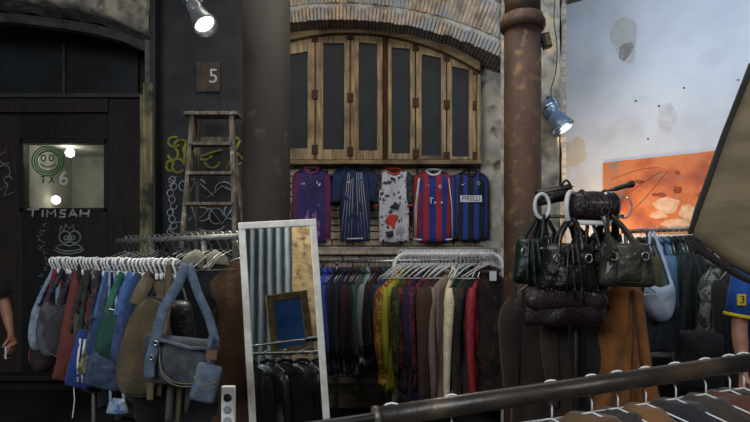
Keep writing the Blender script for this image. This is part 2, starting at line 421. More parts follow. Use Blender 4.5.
# stain patches with a shape of their own on the plaster
M_stain = mat('bare_plaster_patch', '#a9a8a6', '#b1b1b0', scale=12, rough=.95)
def wall_patch(cx, cy, rx, ry, sd, m, name, off=.0015):
    pts = []
    for i in range(26):
        a = 2*PI*i/26; k = 1+.32*noise.noise(Vector((math.cos(a)*1.6+sd, math.sin(a)*1.6, sd)))
        pts.append(WP(cx+rx*k*math.cos(a), cy+ry*k*math.sin(a), off))
    cpt = WP(cx, cy, off); v = [cpt]+pts; f = [(0, i+1, (i+1) % 26+1) for i in range(26)]
    return MB().add(v, f).build(name, m, wr)
wall_patch(624, 38, 13, 20, 1.3, M_stain, 'plaster_patch'); wall_patch(628, 53, 9, 10, 4.1, M_stain, 'plaster_patch')
wall_patch(667, 118, 10, 16, 7.7, mat('chalky_patch', '#aaabac', '#b8bbc0', scale=10), 'plaster_patch', .001)
wall_patch(575, 152, 13, 14, 2.7, mat('yellowed_patch', '#b5ab9c', '#bdb5aa', scale=8), 'plaster_patch', .001)
for (x, y) in ((636,101), (659,106), (684,88), (738,80), (648,139)): wall_patch(x, y, 1.3, .9, x*.1, M_hinge, 'nail_hole', .002)
# wall behind the camera (seen in the mirror): sandstone and a hung grey curtain
M_sand = mat('sandstone_blocks', '#c7a97c', '#8e7350', scale=7, bump=1., bscale=14, detail=8, dirt=('#5a4a36', 9, .55, .7))
wbh = struct(MB().box((0.8, -4.0, 2.2), (6.5, .2, 4.4)).build('wall_behind', M_sand, smooth=False), 'sandstone wall behind the viewer')

# far left facade: recess with dark doors
YL = 6.3
lx0, lx1 = P(-60, 0, YL).x, P(146, 0, YL).x
def rect(mb, x0, y0, x1, y1, Y, d):
    a = P(x0, y1, Y); b = P(x1, y0, Y); mb.box(((a.x+b.x)/2, Y+d/2, (a.z+b.z)/2), (b.x-a.x, d, b.z-a.z)); return mb
mb = MB()
for (a, b, c_, d_) in ((-160,-60,23,500), (104,-60,220,500), (23,-60,104,143), (23,208,104,500)): rect(mb, a, b, c_, d_, YL, .12)
wfl = struct(mb.build('wall_far_left', M_panel, smooth=False), 'dark panelled shop front at the far left')
wfl_parts = []
struct(rect(MB(), -160, -20, 138, 93, YL-.05, .04).build('window_2', M_trans, smooth=False), 'dark transom glass over the far left doors')
mb = MB(); rect(mb, -160, 93, 143, 97, YL-.16, .14); rect(mb, 62, -20, 64.5, 93, YL-.1, .05); rect(mb, -160, 4, 143, 7, YL-.1, .05)
struct(mb.build('trim_5', M_beam, smooth=False, bevel=.004), 'grey transom bars at the far left')
mb = MB(); rect(mb, -160, 98, 108, 112, YL-.1, .09); rect(mb, 108, 97, 140, 400, YL-.07, .07); rect(mb, -160, 376, 143, 381, YL-.2, .2); 
struct(mb.build('trim_6', M_panel, smooth=False, bevel=.005), 'brown wooden posts and sill at the far left')
M_soff = mat('worn_jamb_wood', '#5a5440', '#8a7f57', tex='wood', scale=6, stretch=(5,5,.5), bump=.5, dirt=('#2c2a24', 5, .5, .66))
mb = MB(); mb.beam(P(149.5, 84, 4.9), P(149.5, 500, 4.9), .085, .09); mb.beam(P(143.5, 96, 4.9), P(143.5, 500, 4.9), .035, .08)
struct(mb.build('trim_7', M_soff, smooth=False, bevel=.006), 'worn yellowish wooden jamb left of the black wall')
mb = MB(); mb.beam(P(155, -60, 4.93), P(155, 520, 4.93), .05, .12)
struct(mb.build('trim_8', M_black, smooth=False, bevel=.004), 'black painted jamb edge')
# rubble arch above the far left opening
pl_ = [(-160, -14), (-60, -9), (0, -4), (40, 1), (75, 7), (105, 15), (130, 26), (151, 38)]
pts = [P(x, y, 5.0) for x, y in pl_]; v = []; f = []
cols = []
for s_ in range(len(pts)*4-3):
    i, t_ = divmod(s_, 4); a = pts[min(i, len(pts)-1)]; b = pts[min(i+1, len(pts)-1)]; cols.append(a.lerp(b, t_/4))
rows = 12
for p in cols:
    for j in range(rows+1):
        z = p.z+(4.4-p.z)*j/rows; q = Vector((p.x, 5.0, z)); d = .04*noise.noise(q*6)+.03*noise.noise(q*15)
        v.append((p.x, 4.98-abs(d)*1.6, z))
k0 = len(v)
for p in cols:
    for j in range(1, 4):
        q = Vector((p.x, 5.0+j*.12, p.z)); v.append((q.x, q.y, q.z+.03*noise.noise(q*9)))
for i in range(len(cols)-1):
    for j in range(rows): a = i*(rows+1)+j; f.append((a, a+rows+1, a+rows+2, a+1))
    b = k0+i*3; a = i*(rows+1)
    f.append((a, b, b+3, a+rows+1)); f.append((b, b+1, b+4, b+3)); f.append((b+1, b+2, b+5, b+4))
struct(MB().add(v, f).build('wall_left_arch', M_rubble), 'rubble stone arch over the far left opening')
mb = MB()
for i in range(len(pts)-1): mb.beam(pts[i]+Vector((0,.42,-.05)), pts[i+1]+Vector((0,.42,-.05)), .09, .10)
struct(mb.build('trim_9', M_beam, smooth=False, bevel=.004), 'grey arched frame of the far left opening')
mb = MB(); mb.beam(P(149, 38, 5.3), P(149, 110, 5.3), .05, .08); struct(mb.build('trim_10', mat('pale_jamb', '#77756f', '#5d5b57', scale=8), smooth=False, bevel=.004), 'pale upright at the end of the arch')

# door window with the little lit room behind it
d1 = thing('door_1', 'dark door with a pale glazed window, green face graffiti and a 6', 'door', P(63, 420, YL-.02)); d1['kind'] = 'structure'
M_room = mat('pale_room_plaster', '#a8a69c', '#93928a', scale=5)
def recess():
    a = P(23, 208, YL+.12); b = P(104, 143, YL+.12); D = 1.1; mb = MB(); x0, x1, z0, z1 = a.x-.03, b.x+.03, a.z-.03, b.z+.03
    y0 = YL+.12; y1 = y0+D
    v = [(x0,y0,z0),(x1,y0,z0),(x1,y0,z1),(x0,y0,z1),(x0,y1,z0),(x1,y1,z0),(x1,y1,z1),(x0,y1,z1)]
    mb.add(v, [(4,5,6,7),(0,1,5,4),(1,2,6,5),(2,3,7,6),(3,0,4,7)]); return mb
recess().build('lit_room', M_room, d1, smooth=False, world=True)
mb = MB(); rect(mb, 20, 139, 107, 143, YL-.04, .06); rect(mb, 20, 208, 107, 211, YL-.04, .06); rect(mb, 19, 139, 23, 211, YL-.04, .06); rect(mb, 104, 139, 108, 211, YL-.04, .06)
mb.build('window_frame', M_black, d1, world=True, smooth=False, bevel=.004)
M_glass = mat('clear_glass', '#dfe6e4', '#dfe6e4', rough=.05, bump=0, trans=1.0)
rect(MB(), 23, 143, 104, 208, YL-.015, .006).build('window_pane', M_glass, d1, world=True, smooth=False)
M_green = mat('green_spray_paint', '#2f7a3f', '#2a6a38', rough=.7, bump=0)
Yg = YL-.03
lines = [arc(48, 161, r_, r_*.92, 0, 360, 28) for r_ in (16, 13.5, 11.2)]+[arc(48, 163, 7, 4, 190, 350, 8), arc(43.5, 158, 2.2, 3, 0, 360, 8), arc(51.5, 158, 2.2, 3, 0, 360, 8), arc(48,158,9,7,20,160,8)]
lines += [[(41,177),(47,175)],[(44,176),(43,183)],[(50,176),(54,183)],[(54,176),(49,183)]]
strokes(lines, Yg, .0085).build('green_graffiti', M_green, d1, world=True)['label'] = 'green scribbled round face with letters'
M_pale = mat('chalky_white_paint', '#b8bab5', '#a0a29e', rough=.8, bump=0)
text('6', .22, P(63.5, 179, Yg), mat('white_number', '#e2e2dc', '#d0d0ca', bump=0), d1, .003)
mb = MB().lathe([(0,-.02),(.017,-.014),(.02,0),(.017,.014),(0,.02)], P(56, 202, YL+.7), 16)
M_bulb = mat('glowing_bulb', '#fff4dc', '#fff4dc', emit=22, bump=0)
mb.build('lamp_bulb', M_bulb, d1, world=True)
mb = MB().lathe([(0,-.02),(.035,-.01),(.035,0),(0,.02)], P(70, 149, YL+.5), 16); mb.build('lamp_bulb', M_bulb, d1, world=True)
for nm, q, e_ in (('door_bulb_light', P(56, 200, YL+.62), 1.0), ('door_ceiling_light', P(70, 153, YL+.5), 5)):
    l = bpy.data.lights.new(nm, 'POINT'); l.energy = e_; l.color = (1, .93, .8); l.shadow_soft_size = .05; o = bpy.data.objects.new(nm, l); COL.objects.link(o); o.location = q
mb = MB(); rect(mb, 20, 112, 107, 139, YL-.012, .03); rect(mb, 22, 211, 107, 376, YL-.012, .03); mb.build('door_leaf', mat('black_door_paint', '#0e0e10', '#18181a', rough=.5, scale=6), d1, world=True, smooth=False, bevel=.003)
# lettering and doodle on the lower door
g = strokes([[(27,209.5),(39,209)],[(33,209.5),(32.5,217)],[(43,210),(42.5,217)],[(47,217),(47.5,210),(51,214.5),(55,209.5),(55.5,217)],[(66,210),(60.5,210.5),(60,213),(65,214),(65,217),(59,217)],
 [(69,217),(73,209.5),(77,217)],[(71,214.5),(76,214.5)],[(81,209.5),(80,217)],[(89,209.5),(88,217)],[(80,213.5),(88.5,213.5)]], YL-.045, .014)
g.build('painted_lettering', mat('grey_lettering', '#a0a19c', '#b4b5b0', scale=20, bump=0), d1, world=True)['label'] = 'grey hand painted TIMSAH lettering'
M_chalk = mat('faint_chalk', '#9a9b9a', '#7a7b7a', bump=0)
g = strokes([arc(65, 237, 6, 6, 0, 360, 14), arc(74.5, 237, 6, 6, 0, 360, 14), arc(66, 238, 2, 2, 0, 360, 8), arc(73, 238, 2, 2, 0, 360, 8), arc(69, 247, 13, 4, 180, 360, 10), [(56,247),(62,244),(70,246),(76,244),(82,247)],
 [(60,231),(61,226),(64,230),(66,224),(69,229),(73,225),(74,230)], [(54,250),(60,253),(70,254),(80,252),(84,249)]], YL-.02, .009); g.build('chalk_doodle', M_chalk, d1, world=True)['label'] = 'white chalk doodle of a face with big eyes'
ls = []
for i in range(12):
    x = 38+random.random()*10; y = 225+i*5.5; ls.append([(x+random.uniform(-5,6), y+random.uniform(-3,3)) for _ in range(4)])
strokes(ls, YL-.02, .004).build('chalk_scrawl', M_chalk, d1, world=True)
ls = [arc(6, 158, 7, 6, 90, 300, 10), arc(4, 172, 6, 7, -60, 160, 10), [(0,190),(8,184),(4,196),(14,192)], arc(8,180,4,4,0,270,8)]
strokes(ls, YL-.015, .006).build('chalk_scrawl', M_chalk, wfl)

# yellow and white graffiti on the black wall
M_yel = mat('yellow_spray_paint', '#86832f', '#5f5e22', bump=0, scale=20)
ls = [arc(174,142,6,5,60,330,12), arc(173,154,5,6,80,-170,12), arc(181,146,7,6,30,200,12), arc(178,166,6,7,0,330,14), arc(188,150,5,5,120,360,10), arc(170,166,4,5,0,300,12), [(186,140),(184,160),(190,170)],
      arc(204,152,9,8,110,330,12), [(196,158),(214,152),(222,150)], arc(212,162,7,6,180,360,10), arc(236,146,6,8,60,300,12), arc(237,160,5,5,0,330,12), [(226,170),(236,150),(240,140)]]
strokes(ls, YW, .013).build('yellow_graffiti', M_yel, wl)['label'] = 'yellow spray painted curls'
M_spray = mat('white_spray_paint', '#a4a9ae', '#70757c', bump=0, scale=20)
ls = []
for i in range(9):
    y = 180+i*6.5; x = 172+math.sin(i*2.1)*2; ls.append(arc(x, y, 3.2, 3.4, random.randint(0,180), random.randint(360,520), 12))
ls += [[(169,178),(174,182),(169,186)], [(176,176),(170,190)], arc(183,186,4,5,0,300,10), arc(196,186,10,7,20,180,12), [(187,198),(196,180),(214,196)], arc(224,190,9,8,-30,200,14), [(207,198),(222,186),(236,192)],
       arc(188,212,5,8,0,320,12), arc(202,214,8,7,40,360,12), arc(216,216,7,8,0,300,12), arc(230,212,6,7,60,380,12), [(196,222),(210,208),(222,224),(234,206)], arc(210,226,14,5,180,360,12), arc(178,228,9,6,0,300,12)]
strokes(ls, YW, .006).build('white_graffiti', M_spray, wl)['label'] = 'white and pale blue scribbled spray lines'

YS = 5.42
# shutters
w1 = thing('window_1', 'arched wooden window with six tall glazed shutter leaves', 'window', P(383, 166, YS)); w1['kind'] = 'structure'
cxA, topA, RA = 350, 35, 235
def ay(x, off=0): return topA+off+(RA)-math.sqrt(RA*RA-(x-cxA)**2)
def arched_strip(mb, x0, x1, o0, o1, y0, d, n=24):
    v = []
    for i in range(n+1):
        x = x0+(x1-x0)*i/n
        for off in (o0, o1):
            q = P(x, ay(x, off), YS); v += [(q.x, y0, q.z), (q.x, y0+d, q.z)]
    f = []
    for i in range(n):
        a = i*4; b = a+4
        f += [(a,b,b+2,a+2), (a+1,a+3,b+3,b+1), (a,a+1,b+1,b), (a+2,b+2,b+3,a+3)]
    f += [(0,2,3,1), (n*4, n*4+1, n*4+3, n*4+2)]
    return mb.add(v, f)
arched_strip(MB(), 246, 478, -6, 3, YS-.14, .16).build('head_frame', M_woodH, w1, world=True, smooth=False, bevel=.006)
mb = MB(); mb.beam(P(477.8, 76, YS-.06), P(477.8, 164, YS-.06), .035, .12); mb.build('side_frame', M_wood, w1, world=True, smooth=False, bevel=.006)
a_ = P(363, 163, YS-.06); MB().box((a_.x, YS-.07, a_.z), (P(480,0,YS).x-P(246,0,YS).x, .11, .04)).build('sill', M_woodH, w1, world=True, smooth=False, bevel=.006)
leaves = [(258, 282, 263, 277, 60, 150), (283, 315.5, 290.5, 308.5, 54.5, 150), (316.5, 350, 324, 344.5, 46.5, 151), (351, 382.5, 359, 377, 45.5, 152), (387.5, 414.5, 391.5, 409.5, 50.5, 155), (415.5, 445, 421, 440, 57, 157), (446, 474.5, 451, 467, 69, 158)]
for (x0, x1, g0, g1, gt, gb) in leaves:
    lf = None; y0 = YS-.085; D = .045
    bt = P(0, 161, YS).z
    n = 6; out = [(P(x0,0,YS).x, bt)]
    for i in range(n+1):
        x = x0+(x1-x0)*i/n; q = P(x, ay(x, 3.5), YS); out.append((q.x, q.z))
    out.append((P(x1,0,YS).x, bt))
    # leaf: outer polygon minus the pane, as stiles and rails
    mb = MB(); G0, G1 = P(g0,0,YS).x, P(g1,0,YS).x; gs = (P(g0, gt+ (3 if g0 < 320 else 0), YS).z, P(g1, gt+(4 if g0 > 415 else (1.5 if g0 > 355 else 0)), YS).z); GB = P(0, gb, YS).z
    X0, X1 = out[0][0], out[-1][0]
    zt = lambda X: P(0, ay(X/YS*F+375, 3.5), YS).z
    mb.prism([(X0, bt), (X0, zt(X0)), (G0, zt(G0)), (G0, bt)], y0, y0+D)
    mb.prism([(G1, bt), (G1, zt(G1)), (X1, zt(X1)), (X1, bt)], y0, y0+D)
    mb.prism([(G0, bt), (G0, GB), (G1, GB), (G1, bt)], y0, y0+D)
    mb.prism([(G0, gs[0]), (G0, zt(G0)), ((G0+G1)/2, zt((G0+G1)/2)), (G1, zt(G1)), (G1, gs[1])], y0, y0+D)
    lf = mb.build('shutter_leaf', M_wood, w1, world=True, smooth=False, bevel=.004)
    pm = MB().prism([(G0-.01, GB-.01), (G0-.01, gs[0]+.01), (G1+.01, gs[1]+.01), (G1+.01, GB-.01)], y0+.02, y0+.026)
    off = Vector(w1.location); pm.v = [p-off for p in pm.v]
    pm.build('glass_pane', M_dglass, lf, smooth=False)
for (x, ys) in ((316, (41, 97, 151)), (350.8, (39, 100, 153)), (415, (50, 105, 155)), (445.5, (60, 107, 158)), (474, (73, 108, 158)), (283, (54, 152))):
    for y in ys:
        q = P(x, y, YS); MB().box((q.x, YS-.094, q.z), (.055, .014, .085)).build('hinge', M_hinge, w1, world=True, smooth=False, bevel=.002)
mb = MB(); mb.tube([P(385, 38, YS-.10), P(385, 160, YS-.10)], .012, 8); mb.beam(P(385, 38, YS-.07), P(385, 162, YS-.07), .035, .05)
mb.build('closing_bar', M_hinge, w1, world=True, smooth=False)

# columns
M_rust = mat('rusted_column', '#26170e', '#4b301c', rough=.72, scale=5, bump=.25, bscale=20, metal=0, dirt=('#76552f', 14, .56, .74), stretch=(1,1,.5))
M_col2 = mat('brown_grey_column', '#29211b', '#3a3029', rough=.75, scale=3, bump=.12, bscale=14, dirt=('#5e4a3a', 8, .6, .75), stretch=(1,1,.4))
c1 = P(266.5, 0, 3.6); rc = 23.5/F*3.6
cl = thing('cast_iron_column', 'thick smooth brown-grey iron column behind the framed mirror', 'column', (c1.x, 3.6, 0))
MB().lathe([(rc*1.15,0),(rc*1.15,.12),(rc*1.02,.16),(rc,.2),(rc,2),(rc*.99,4.4)], n=48).build('shaft', M_col2, cl)
MB().lathe([(rc*1.25,4.05),(rc*1.3,4.15),(rc*1.25,4.25),(rc*1.35,4.39)], n=48).build('capital', M_col2, cl)
c2 = P(522.5, 0, 3.8); rc = 18.6/F*3.8
cr = thing('cast_iron_column', 'rusty brown iron column with a collar, behind the handbag stand', 'column', (c2.x, 3.8, 0))
zc = P(0, 24, 3.8).z
MB().lathe([(rc*1.2,0),(rc*1.2,.12),(rc*1.02,.16),(rc,.2),(rc,1),(rc*.97,zc-.03)], n=48).build('shaft', M_rust, cr)
MB().lathe([(rc*.97,zc-.05),(rc*1.12,zc-.045),(rc*1.2,zc-.02),(rc*1.2,zc+.01),(rc*1.1,zc+.03),(rc*1.06,zc+.05),(rc*.95,zc+.06)], n=48).build('collar', M_rust, cr)
MB().lathe([(rc*.95,zc+.05),(rc*.94,zc+.14),(rc*1.02,zc+.22),(rc*1.12,zc+.27),(rc*1.2,4.4)], n=48).build('capital', M_rust, cr)

# ================================================================== GARMENT, HANGER AND BAG BUILDERS
def hanger_parts(parent, m, w=.4, hook=.03, drop=.1, r=.0028, wood=False, neck=.055, hook_yaw=0):
    """hook curls over a rail whose axis is the origin, local X is the width"""
    pts = [(0, hook*math.cos(a)*1.0, hook*math.sin(a)) for a in [math.radians(-35+i*215/10) for i in range(11)]]
    Hq = Matrix.Rotation(hook_yaw, 3, 'Z'); pts = [Vector(p) for p in pts]
    path = [Hq @ q for q in pts]+[Hq @ Vector((-hook*.75, 0, -hook*.75)), Vector((0, 0, -hook*1.5)), Vector((0, 0, -neck-hook*.3))]
    MB().tube(path, r, 6).build('hook', m if not wood else M_wire, parent)
    z0 = -neck-hook*.3; tri = [(0,0,z0), (w*.25,0,z0-drop*.4), (w*.5,0,z0-drop), (w*.48,0,z0-drop-.012), (0,0,z0-drop-.012), (-w*.48,0,z0-drop-.012), (-w*.5,0,z0-drop), (-w*.25,0,z0-drop*.4)]
    MB().tube(tri, r if not wood else .008, 6, closed=True).build('shoulder_bar', m, parent)
def make_hanger(label, m, loc, rz, w=.4, group=None, name='wire_hanger', r=.0028, drop=.1, hook=.03, wood=False, neck=.055, hook_yaw=0):
    t = thing(name, label, 'hanger', loc, rz, group); hanger_parts(t, m, w, hook, drop, r, wood, neck, hook_yaw); return t

def garment(name, label, cat, hook, rz, w, L, m, T=.07, sleeve=0., sm=None, flare=1.0, group=None, collar=None, seed=None, top=-.085, folds=7, famp=.07, slw=.05, waist=.96, lift=0, buttons=None, cuffs=None, cut=0, hood=None, tilt=None):
    seed = random.random()*50 if seed is None else seed
    t = thing(name, label, cat, hook, rz, group)
    n = 28; v = []; f = []; rows = 16
    prof = [(.0, .28, .5), (.03, .34, .8), (.10, .62, .95), (.17, .9, 1.0), (.22, .97, 1.0)]
    sh = .14*w/.45
    rings = []
    for (dz, kw, kt) in [(0, .20, .45), (.02, .30, .7), (sh*.35, .55, .9), (sh*.75, .85, 1.0), (sh, .96, 1.0), (sh+.05, .95, 1.0)]: rings.append((dz, kw, kt, 0))
    for i in range(1, rows+1):
        q = i/rows; kw = (.95+(waist-.95)*math.sin(min(1, q*2)*PI/2))*(1-q)+flare*q if q > .5 else .95+(waist-.95)*math.sin(q*PI); 
        if q > .5: kw = waist+(flare-waist)*((q-.5)*2)
        rings.append((sh+.05+(L-sh-.05)*q, kw, 1.0+.25*q, q))
    for (dz, kw, kt, q) in rings:
        for j in range(n):
            a = 2*PI*j/n; cx_ = math.cos(a); sy_ = math.sin(a)
            x = math.copysign(abs(cx_)**.8, cx_)*w/2*kw; y = math.copysign(abs(sy_)**.75, sy_)*T/2*kt
            fd = famp*q*math.sin(folds*a+seed+q*1.5)+famp*.8*q*noise.noise(Vector((x*9, seed, dz*2.5)))
            wob = .016*noise.noise(Vector((seed, y*12, dz*5)))+.02*noise.noise(Vector((x*8, seed+3, dz*6)))
            z = top-dz+cut*(x/(w/2))*q+.012*noise.noise(Vector((x*6, seed+7, 1)))*q
            v.append((x*(1+fd*.35)+wob*.6, y*(1+fd*3)+wob, z))
    m_ = len(rings)
    for i in range(m_-1):
        for j in range(n): j2 = (j+1) % n; f.append((i*n+j, i*n+j2, (i+1)*n+j2, (i+1)*n+j))
    f.append(tuple(range(n-1,-1,-1)))
    # hem turned up inside so the bottom is a real opening
    base = len(v)
    for j in range(n):
        p = v[(m_-1)*n+j]; v.append((p[0]*.93, p[1]*.75, p[2]+.05))
    for j in range(n): j2 = (j+1) % n; f.append(((m_-1)*n+j, (m_-1)*n+j2, base+j2, base+j))
    f.append(tuple(base+j for j in range(n)))
    MB().add(v, f).build('body', m, t)
    if sleeve:
        for s in (-1, 1):
            x0 = s*w*.455; path = []; rr = []; K = 9
            for i in range(K+1):
                q = i/K
                path.append(Vector((x0+s*(.012+.025*math.sin(q*PI))+.008*noise.noise(Vector((q*4, seed, s))), .012*math.sin(q*4+seed)-.01*q, top-sh*.85-sleeve*q)))
                rr.append(slw*(1-.48*q)*(1+.10*noise.noise(Vector((q*7, seed, 2*s)))) if i else slw*.55)
            so = MB().tube(path, rr, 12).build('sleeve', sm or m, t)
            if cuffs:
                MB().tube([path[-2]+(path[-1]-path[-2])*.4, path[-1]+Vector((0,0,-.012))], rr[-1]*1.12, 12).build('cuff', cuffs, so)
    if collar:
        cw = w*.17; pts = [(cw*math.cos(a), T*.42*math.sin(a), top+.004+.018*math.sin(a)) for a in [2*PI*i/16 for i in range(16)]]
        MB().tube(pts, .016, 8, closed=True).build('collar', collar, t)
    if hood:
        MB().pillow([(-w*.24, 0), (-w*.22, .07), (0, .11), (w*.22, .07), (w*.24, 0), (w*.15, -.09), (0, -.14), (-w*.15, -.09)], .11, y0=-.02).build('hood', hood, t).location = (0, 0, top)
    if buttons:
        for i in range(6):
            z = top-.06-i*(L-.15)/6; MB().lathe([(0,-.002),(.009,-.002),(.009,.002),(0,.003)], (0, -T/2*1.12, z), 10, Matrix.Rotation(PI/2, 3, 'X')).build('button', buttons, t)
    return t

def loc_of(root, p): # world point to thing-local
    return root.rotation_euler.to_matrix().inverted() @ (Vector(p)-Vector(root.location))
def outline(kind, w, h):
    o = []
    if kind == 'oval':
        for i in range(30):
            a = 2*PI*i/30; k = 1-.18*math.sin(a); o.append((w/2*k*math.copysign(abs(math.cos(a))**.75, math.cos(a)), h/2+h/2*math.copysign(abs(math.sin(a))**.75, math.sin(a))))
    elif kind == 'hobo':
        for i in range(25): a = PI+PI*i/24; o.append((w/2*math.cos(a), h*.62+h*.62*math.sin(a) if False else h*.60*(1+math.sin(a))))
        o += [(w*.49, h*.80), (w*.40, h), (w*.25, h*.93), (0, h*.86), (-w*.25, h*.93), (-w*.40, h), (-w*.49, h*.80)]
    elif kind == 'round':
        for i in range(28): a = 2*PI*i/28; o.append((w/2*math.cos(a), h/2+h/2*math.sin(a)))
    else:
        tp = {'box': 1.0, 'trap': .8, 'trapup': 1.12}[kind]; r = min(w, h)*.16
        for (cx_, cz_, a0) in ((w/2-r, r, -90), (w/2*tp-r, h-r, 0), (-w/2*tp+r, h-r, 90), (-w/2+r, r, 180)):
            for i in range(6): a = math.radians(a0+90*i/5); o.append((cx_+r*math.cos(a), cz_+r*math.sin(a)))
        # soften straight runs
        q = []
        for i in range(len(o)):
            a = Vector(o[i]); b = Vector(o[(i+1) % len(o)]); q.append(tuple(a))
            d = (b-a).length; k = int(d/.05)
            for j in range(1, k): q.append(tuple(a.lerp(b, j/k)))
        o = q
    return o
def bag(label, cx, ytop, ybot, wpx, Y, hook, m, sm=None, kind='hobo', T=.09, sw=.03, rz=0., name='shoulder_bag', cat='bag', group=None, pocket=None, flap=None, piping=None, stripes=None, zipm=None, strap='V', seed=None, rollt=0., buckles=None, tassel=None):
    """bag hanging from a point of a rail: body, strap(s), trims"""
    sm = sm or m; seed = random.random()*30 if seed is None else seed
    b = P(cx, ybot, Y); h = (ybot-ytop)/F*Y; wd_ = wpx/F*Y/max(.35, math.cos(rz)); b.x -= h*.5*math.sin(rollt); t = thing(name, label, cat, b, rz, group); t.rotation_euler.y = rollt
    out = outline(kind, wd_, h)
    MB().pillow(out, T, seed=seed, amp=.018, freq=12, c=(0, h*.5)).build('bag_body', m, t)
    if piping:
        MB().tube([(x, 0, z) for x, z in out], .005, 6, closed=True).build('piping', piping, t)
    zt = h*.93 if kind == 'hobo' else h*.97
    if hook is not None:
        hk = loc_of(t, hook)
        ex = wd_*.41*(1 if kind == 'hobo' else .9 if kind != 'trap' else .75)
        if strap == 'V':
            for s in (-1, 1):
                a = Vector((s*ex, -.005, zt-.03)); mid = a.lerp(hk, .5)+Vector((s*wd_*.05, -.01, 0))
                pth = smooth_path([a, mid, hk+Vector((s*.012, 0, .0))], 6)
                MB().ribbon(pth, sw, .006).build('strap', sm, t)
        elif strap == 'braid':
            for s in (-1, 1):
                a = Vector((s*ex, -.005, zt-.03)); pth = smooth_path([a, a.lerp(hk, .5)+Vector((s*wd_*.06, -.01, 0)), hk+Vector((s*.012,0,0))], 9)
                MB().tube(pth, [sw*.45*(1+.35*math.sin(i*1.9)) for i in range(len(pth))], 8).build('strap', sm, t)
        elif strap == 'handles':
            for y_ in (-T*.35, T*.3):
                a = Vector((-ex*.62, y_, zt-.03)); b_ = Vector((ex*.62, y_, zt-.03)); pth = smooth_path([a, a.lerp(hk, .55)+Vector((-.02,0,0)), hk+Vector((0, y_*.5, .005)), b_.lerp(hk, .55)+Vector((.02,0,0)), b_], 6)
                MB().tube(pth, sw*.4, 8).build('handle', sm, t)
    if pocket:
        pw, ph, pz = pocket[:3]; o2 = [(x, z+h*pz) for x, z in outline('box', wd_*pw, h*ph)]
        pk = MB().pillow(o2, T*.55, y0=-T*.34, amp=.004).build('pocket', pocket[3] if len(pocket) > 3 else m, t)
        MB().tube([(x*.99, -T*.34-.012, z) for x, z in o2], .003, 5, closed=True).build('stitching', pocket[4] if len(pocket) > 4 else sm, pk)
    if flap:
        o2 = [(x*1.02, h-(z)*1.0) for x, z in outline('hobo', wd_*.95, h*.6)]; MB().pillow(o2, T*.45, y0=-T*.36, amp=.005).build('flap', flap, t)
    if zipm: MB().tube([(x*wd_, -T*.1, zt-.004-.25*h*.2*(1-(x/.4)**2)*(1 if kind == 'hobo' else 0)) for x in [-.38+.076*i for i in range(11)]], .005, 6).build('zip', zipm, t)
    if stripes:
        for i in range(3):
            x = -wd_*.12+i*wd_*.15; mbs = MB().ribbon([(x-.01, -T*.5-.004, h*.86), (x, -T*.53-.004, h*.5), (x+.02, -T*.42-.004, h*.14)], wd_*.075, .004); mbs.build('stripe', stripes, t)
    if buckles:
        for s in (-1, 1): MB().tube([(s*wd_*.25+.016*math.cos(a), -T*.52, h*.7+.02*math.sin(a)) for a in [2*PI*i/12 for i in range(12)]], .004, 6, closed=True).build('buckle', buckles, t)
    if tassel:
        for i in range(3):
            x = (i-1)*.02; MB().ribbon(smooth_path([(x, -T*.5, h*.95), (x*1.5, -T*.62, h*.5), (x*2+.01, -T*.55, h*.05-.03*i)], 4), .012, .003).build('tassel', tassel, t)
    return t
def rack(name, label, a, b, r, m, posts=(0, 1), foot=.25, rounded=False, cat='clothes rack', caps=True):
    a = Vector(a); b = Vector(b); t = thing(name, label, cat, (a.x, a.y, 0))
    if rounded:
        d = (b-a).normalized(); R = .1; path = [Vector((a.x, a.y, .05)), Vector((a.x, a.y, a.z-R))]
        for i in range(1, 7): th = PI/2*i/6; path.append(a+d*R*(1-math.cos(th))+Vector((0,0,-R+R*math.sin(th))))
        for i in range(0, 7): th = PI/2*i/6; path.append(b-d*R*(1-math.sin(th))+Vector((0,0,-R+R*math.cos(th))))
        path += [Vector((b.x, b.y, .05))]
        MB().tube(path, r, 12).build('tube_frame', m, t, world=True)
    else:
        MB().tube([a-(b-a)*.0, b], r, 12).build('rail', m, t, world=True)
        for k in posts:
            q = a.lerp(b, k); MB().tube([(q.x, q.y, .04), (q.x, q.y, q.z)], r*.95, 12).build('post', m, t, world=True)
    pr = (b-a).cross(Vector((0,0,1))).normalized()
    for k in ((0, 1) if rounded else posts):
        q = a.lerp(b, k); q.z = .04; MB().tube([q-pr*foot, q+pr*foot], r*.9, 10).build('foot', m, t, world=True)
    return t

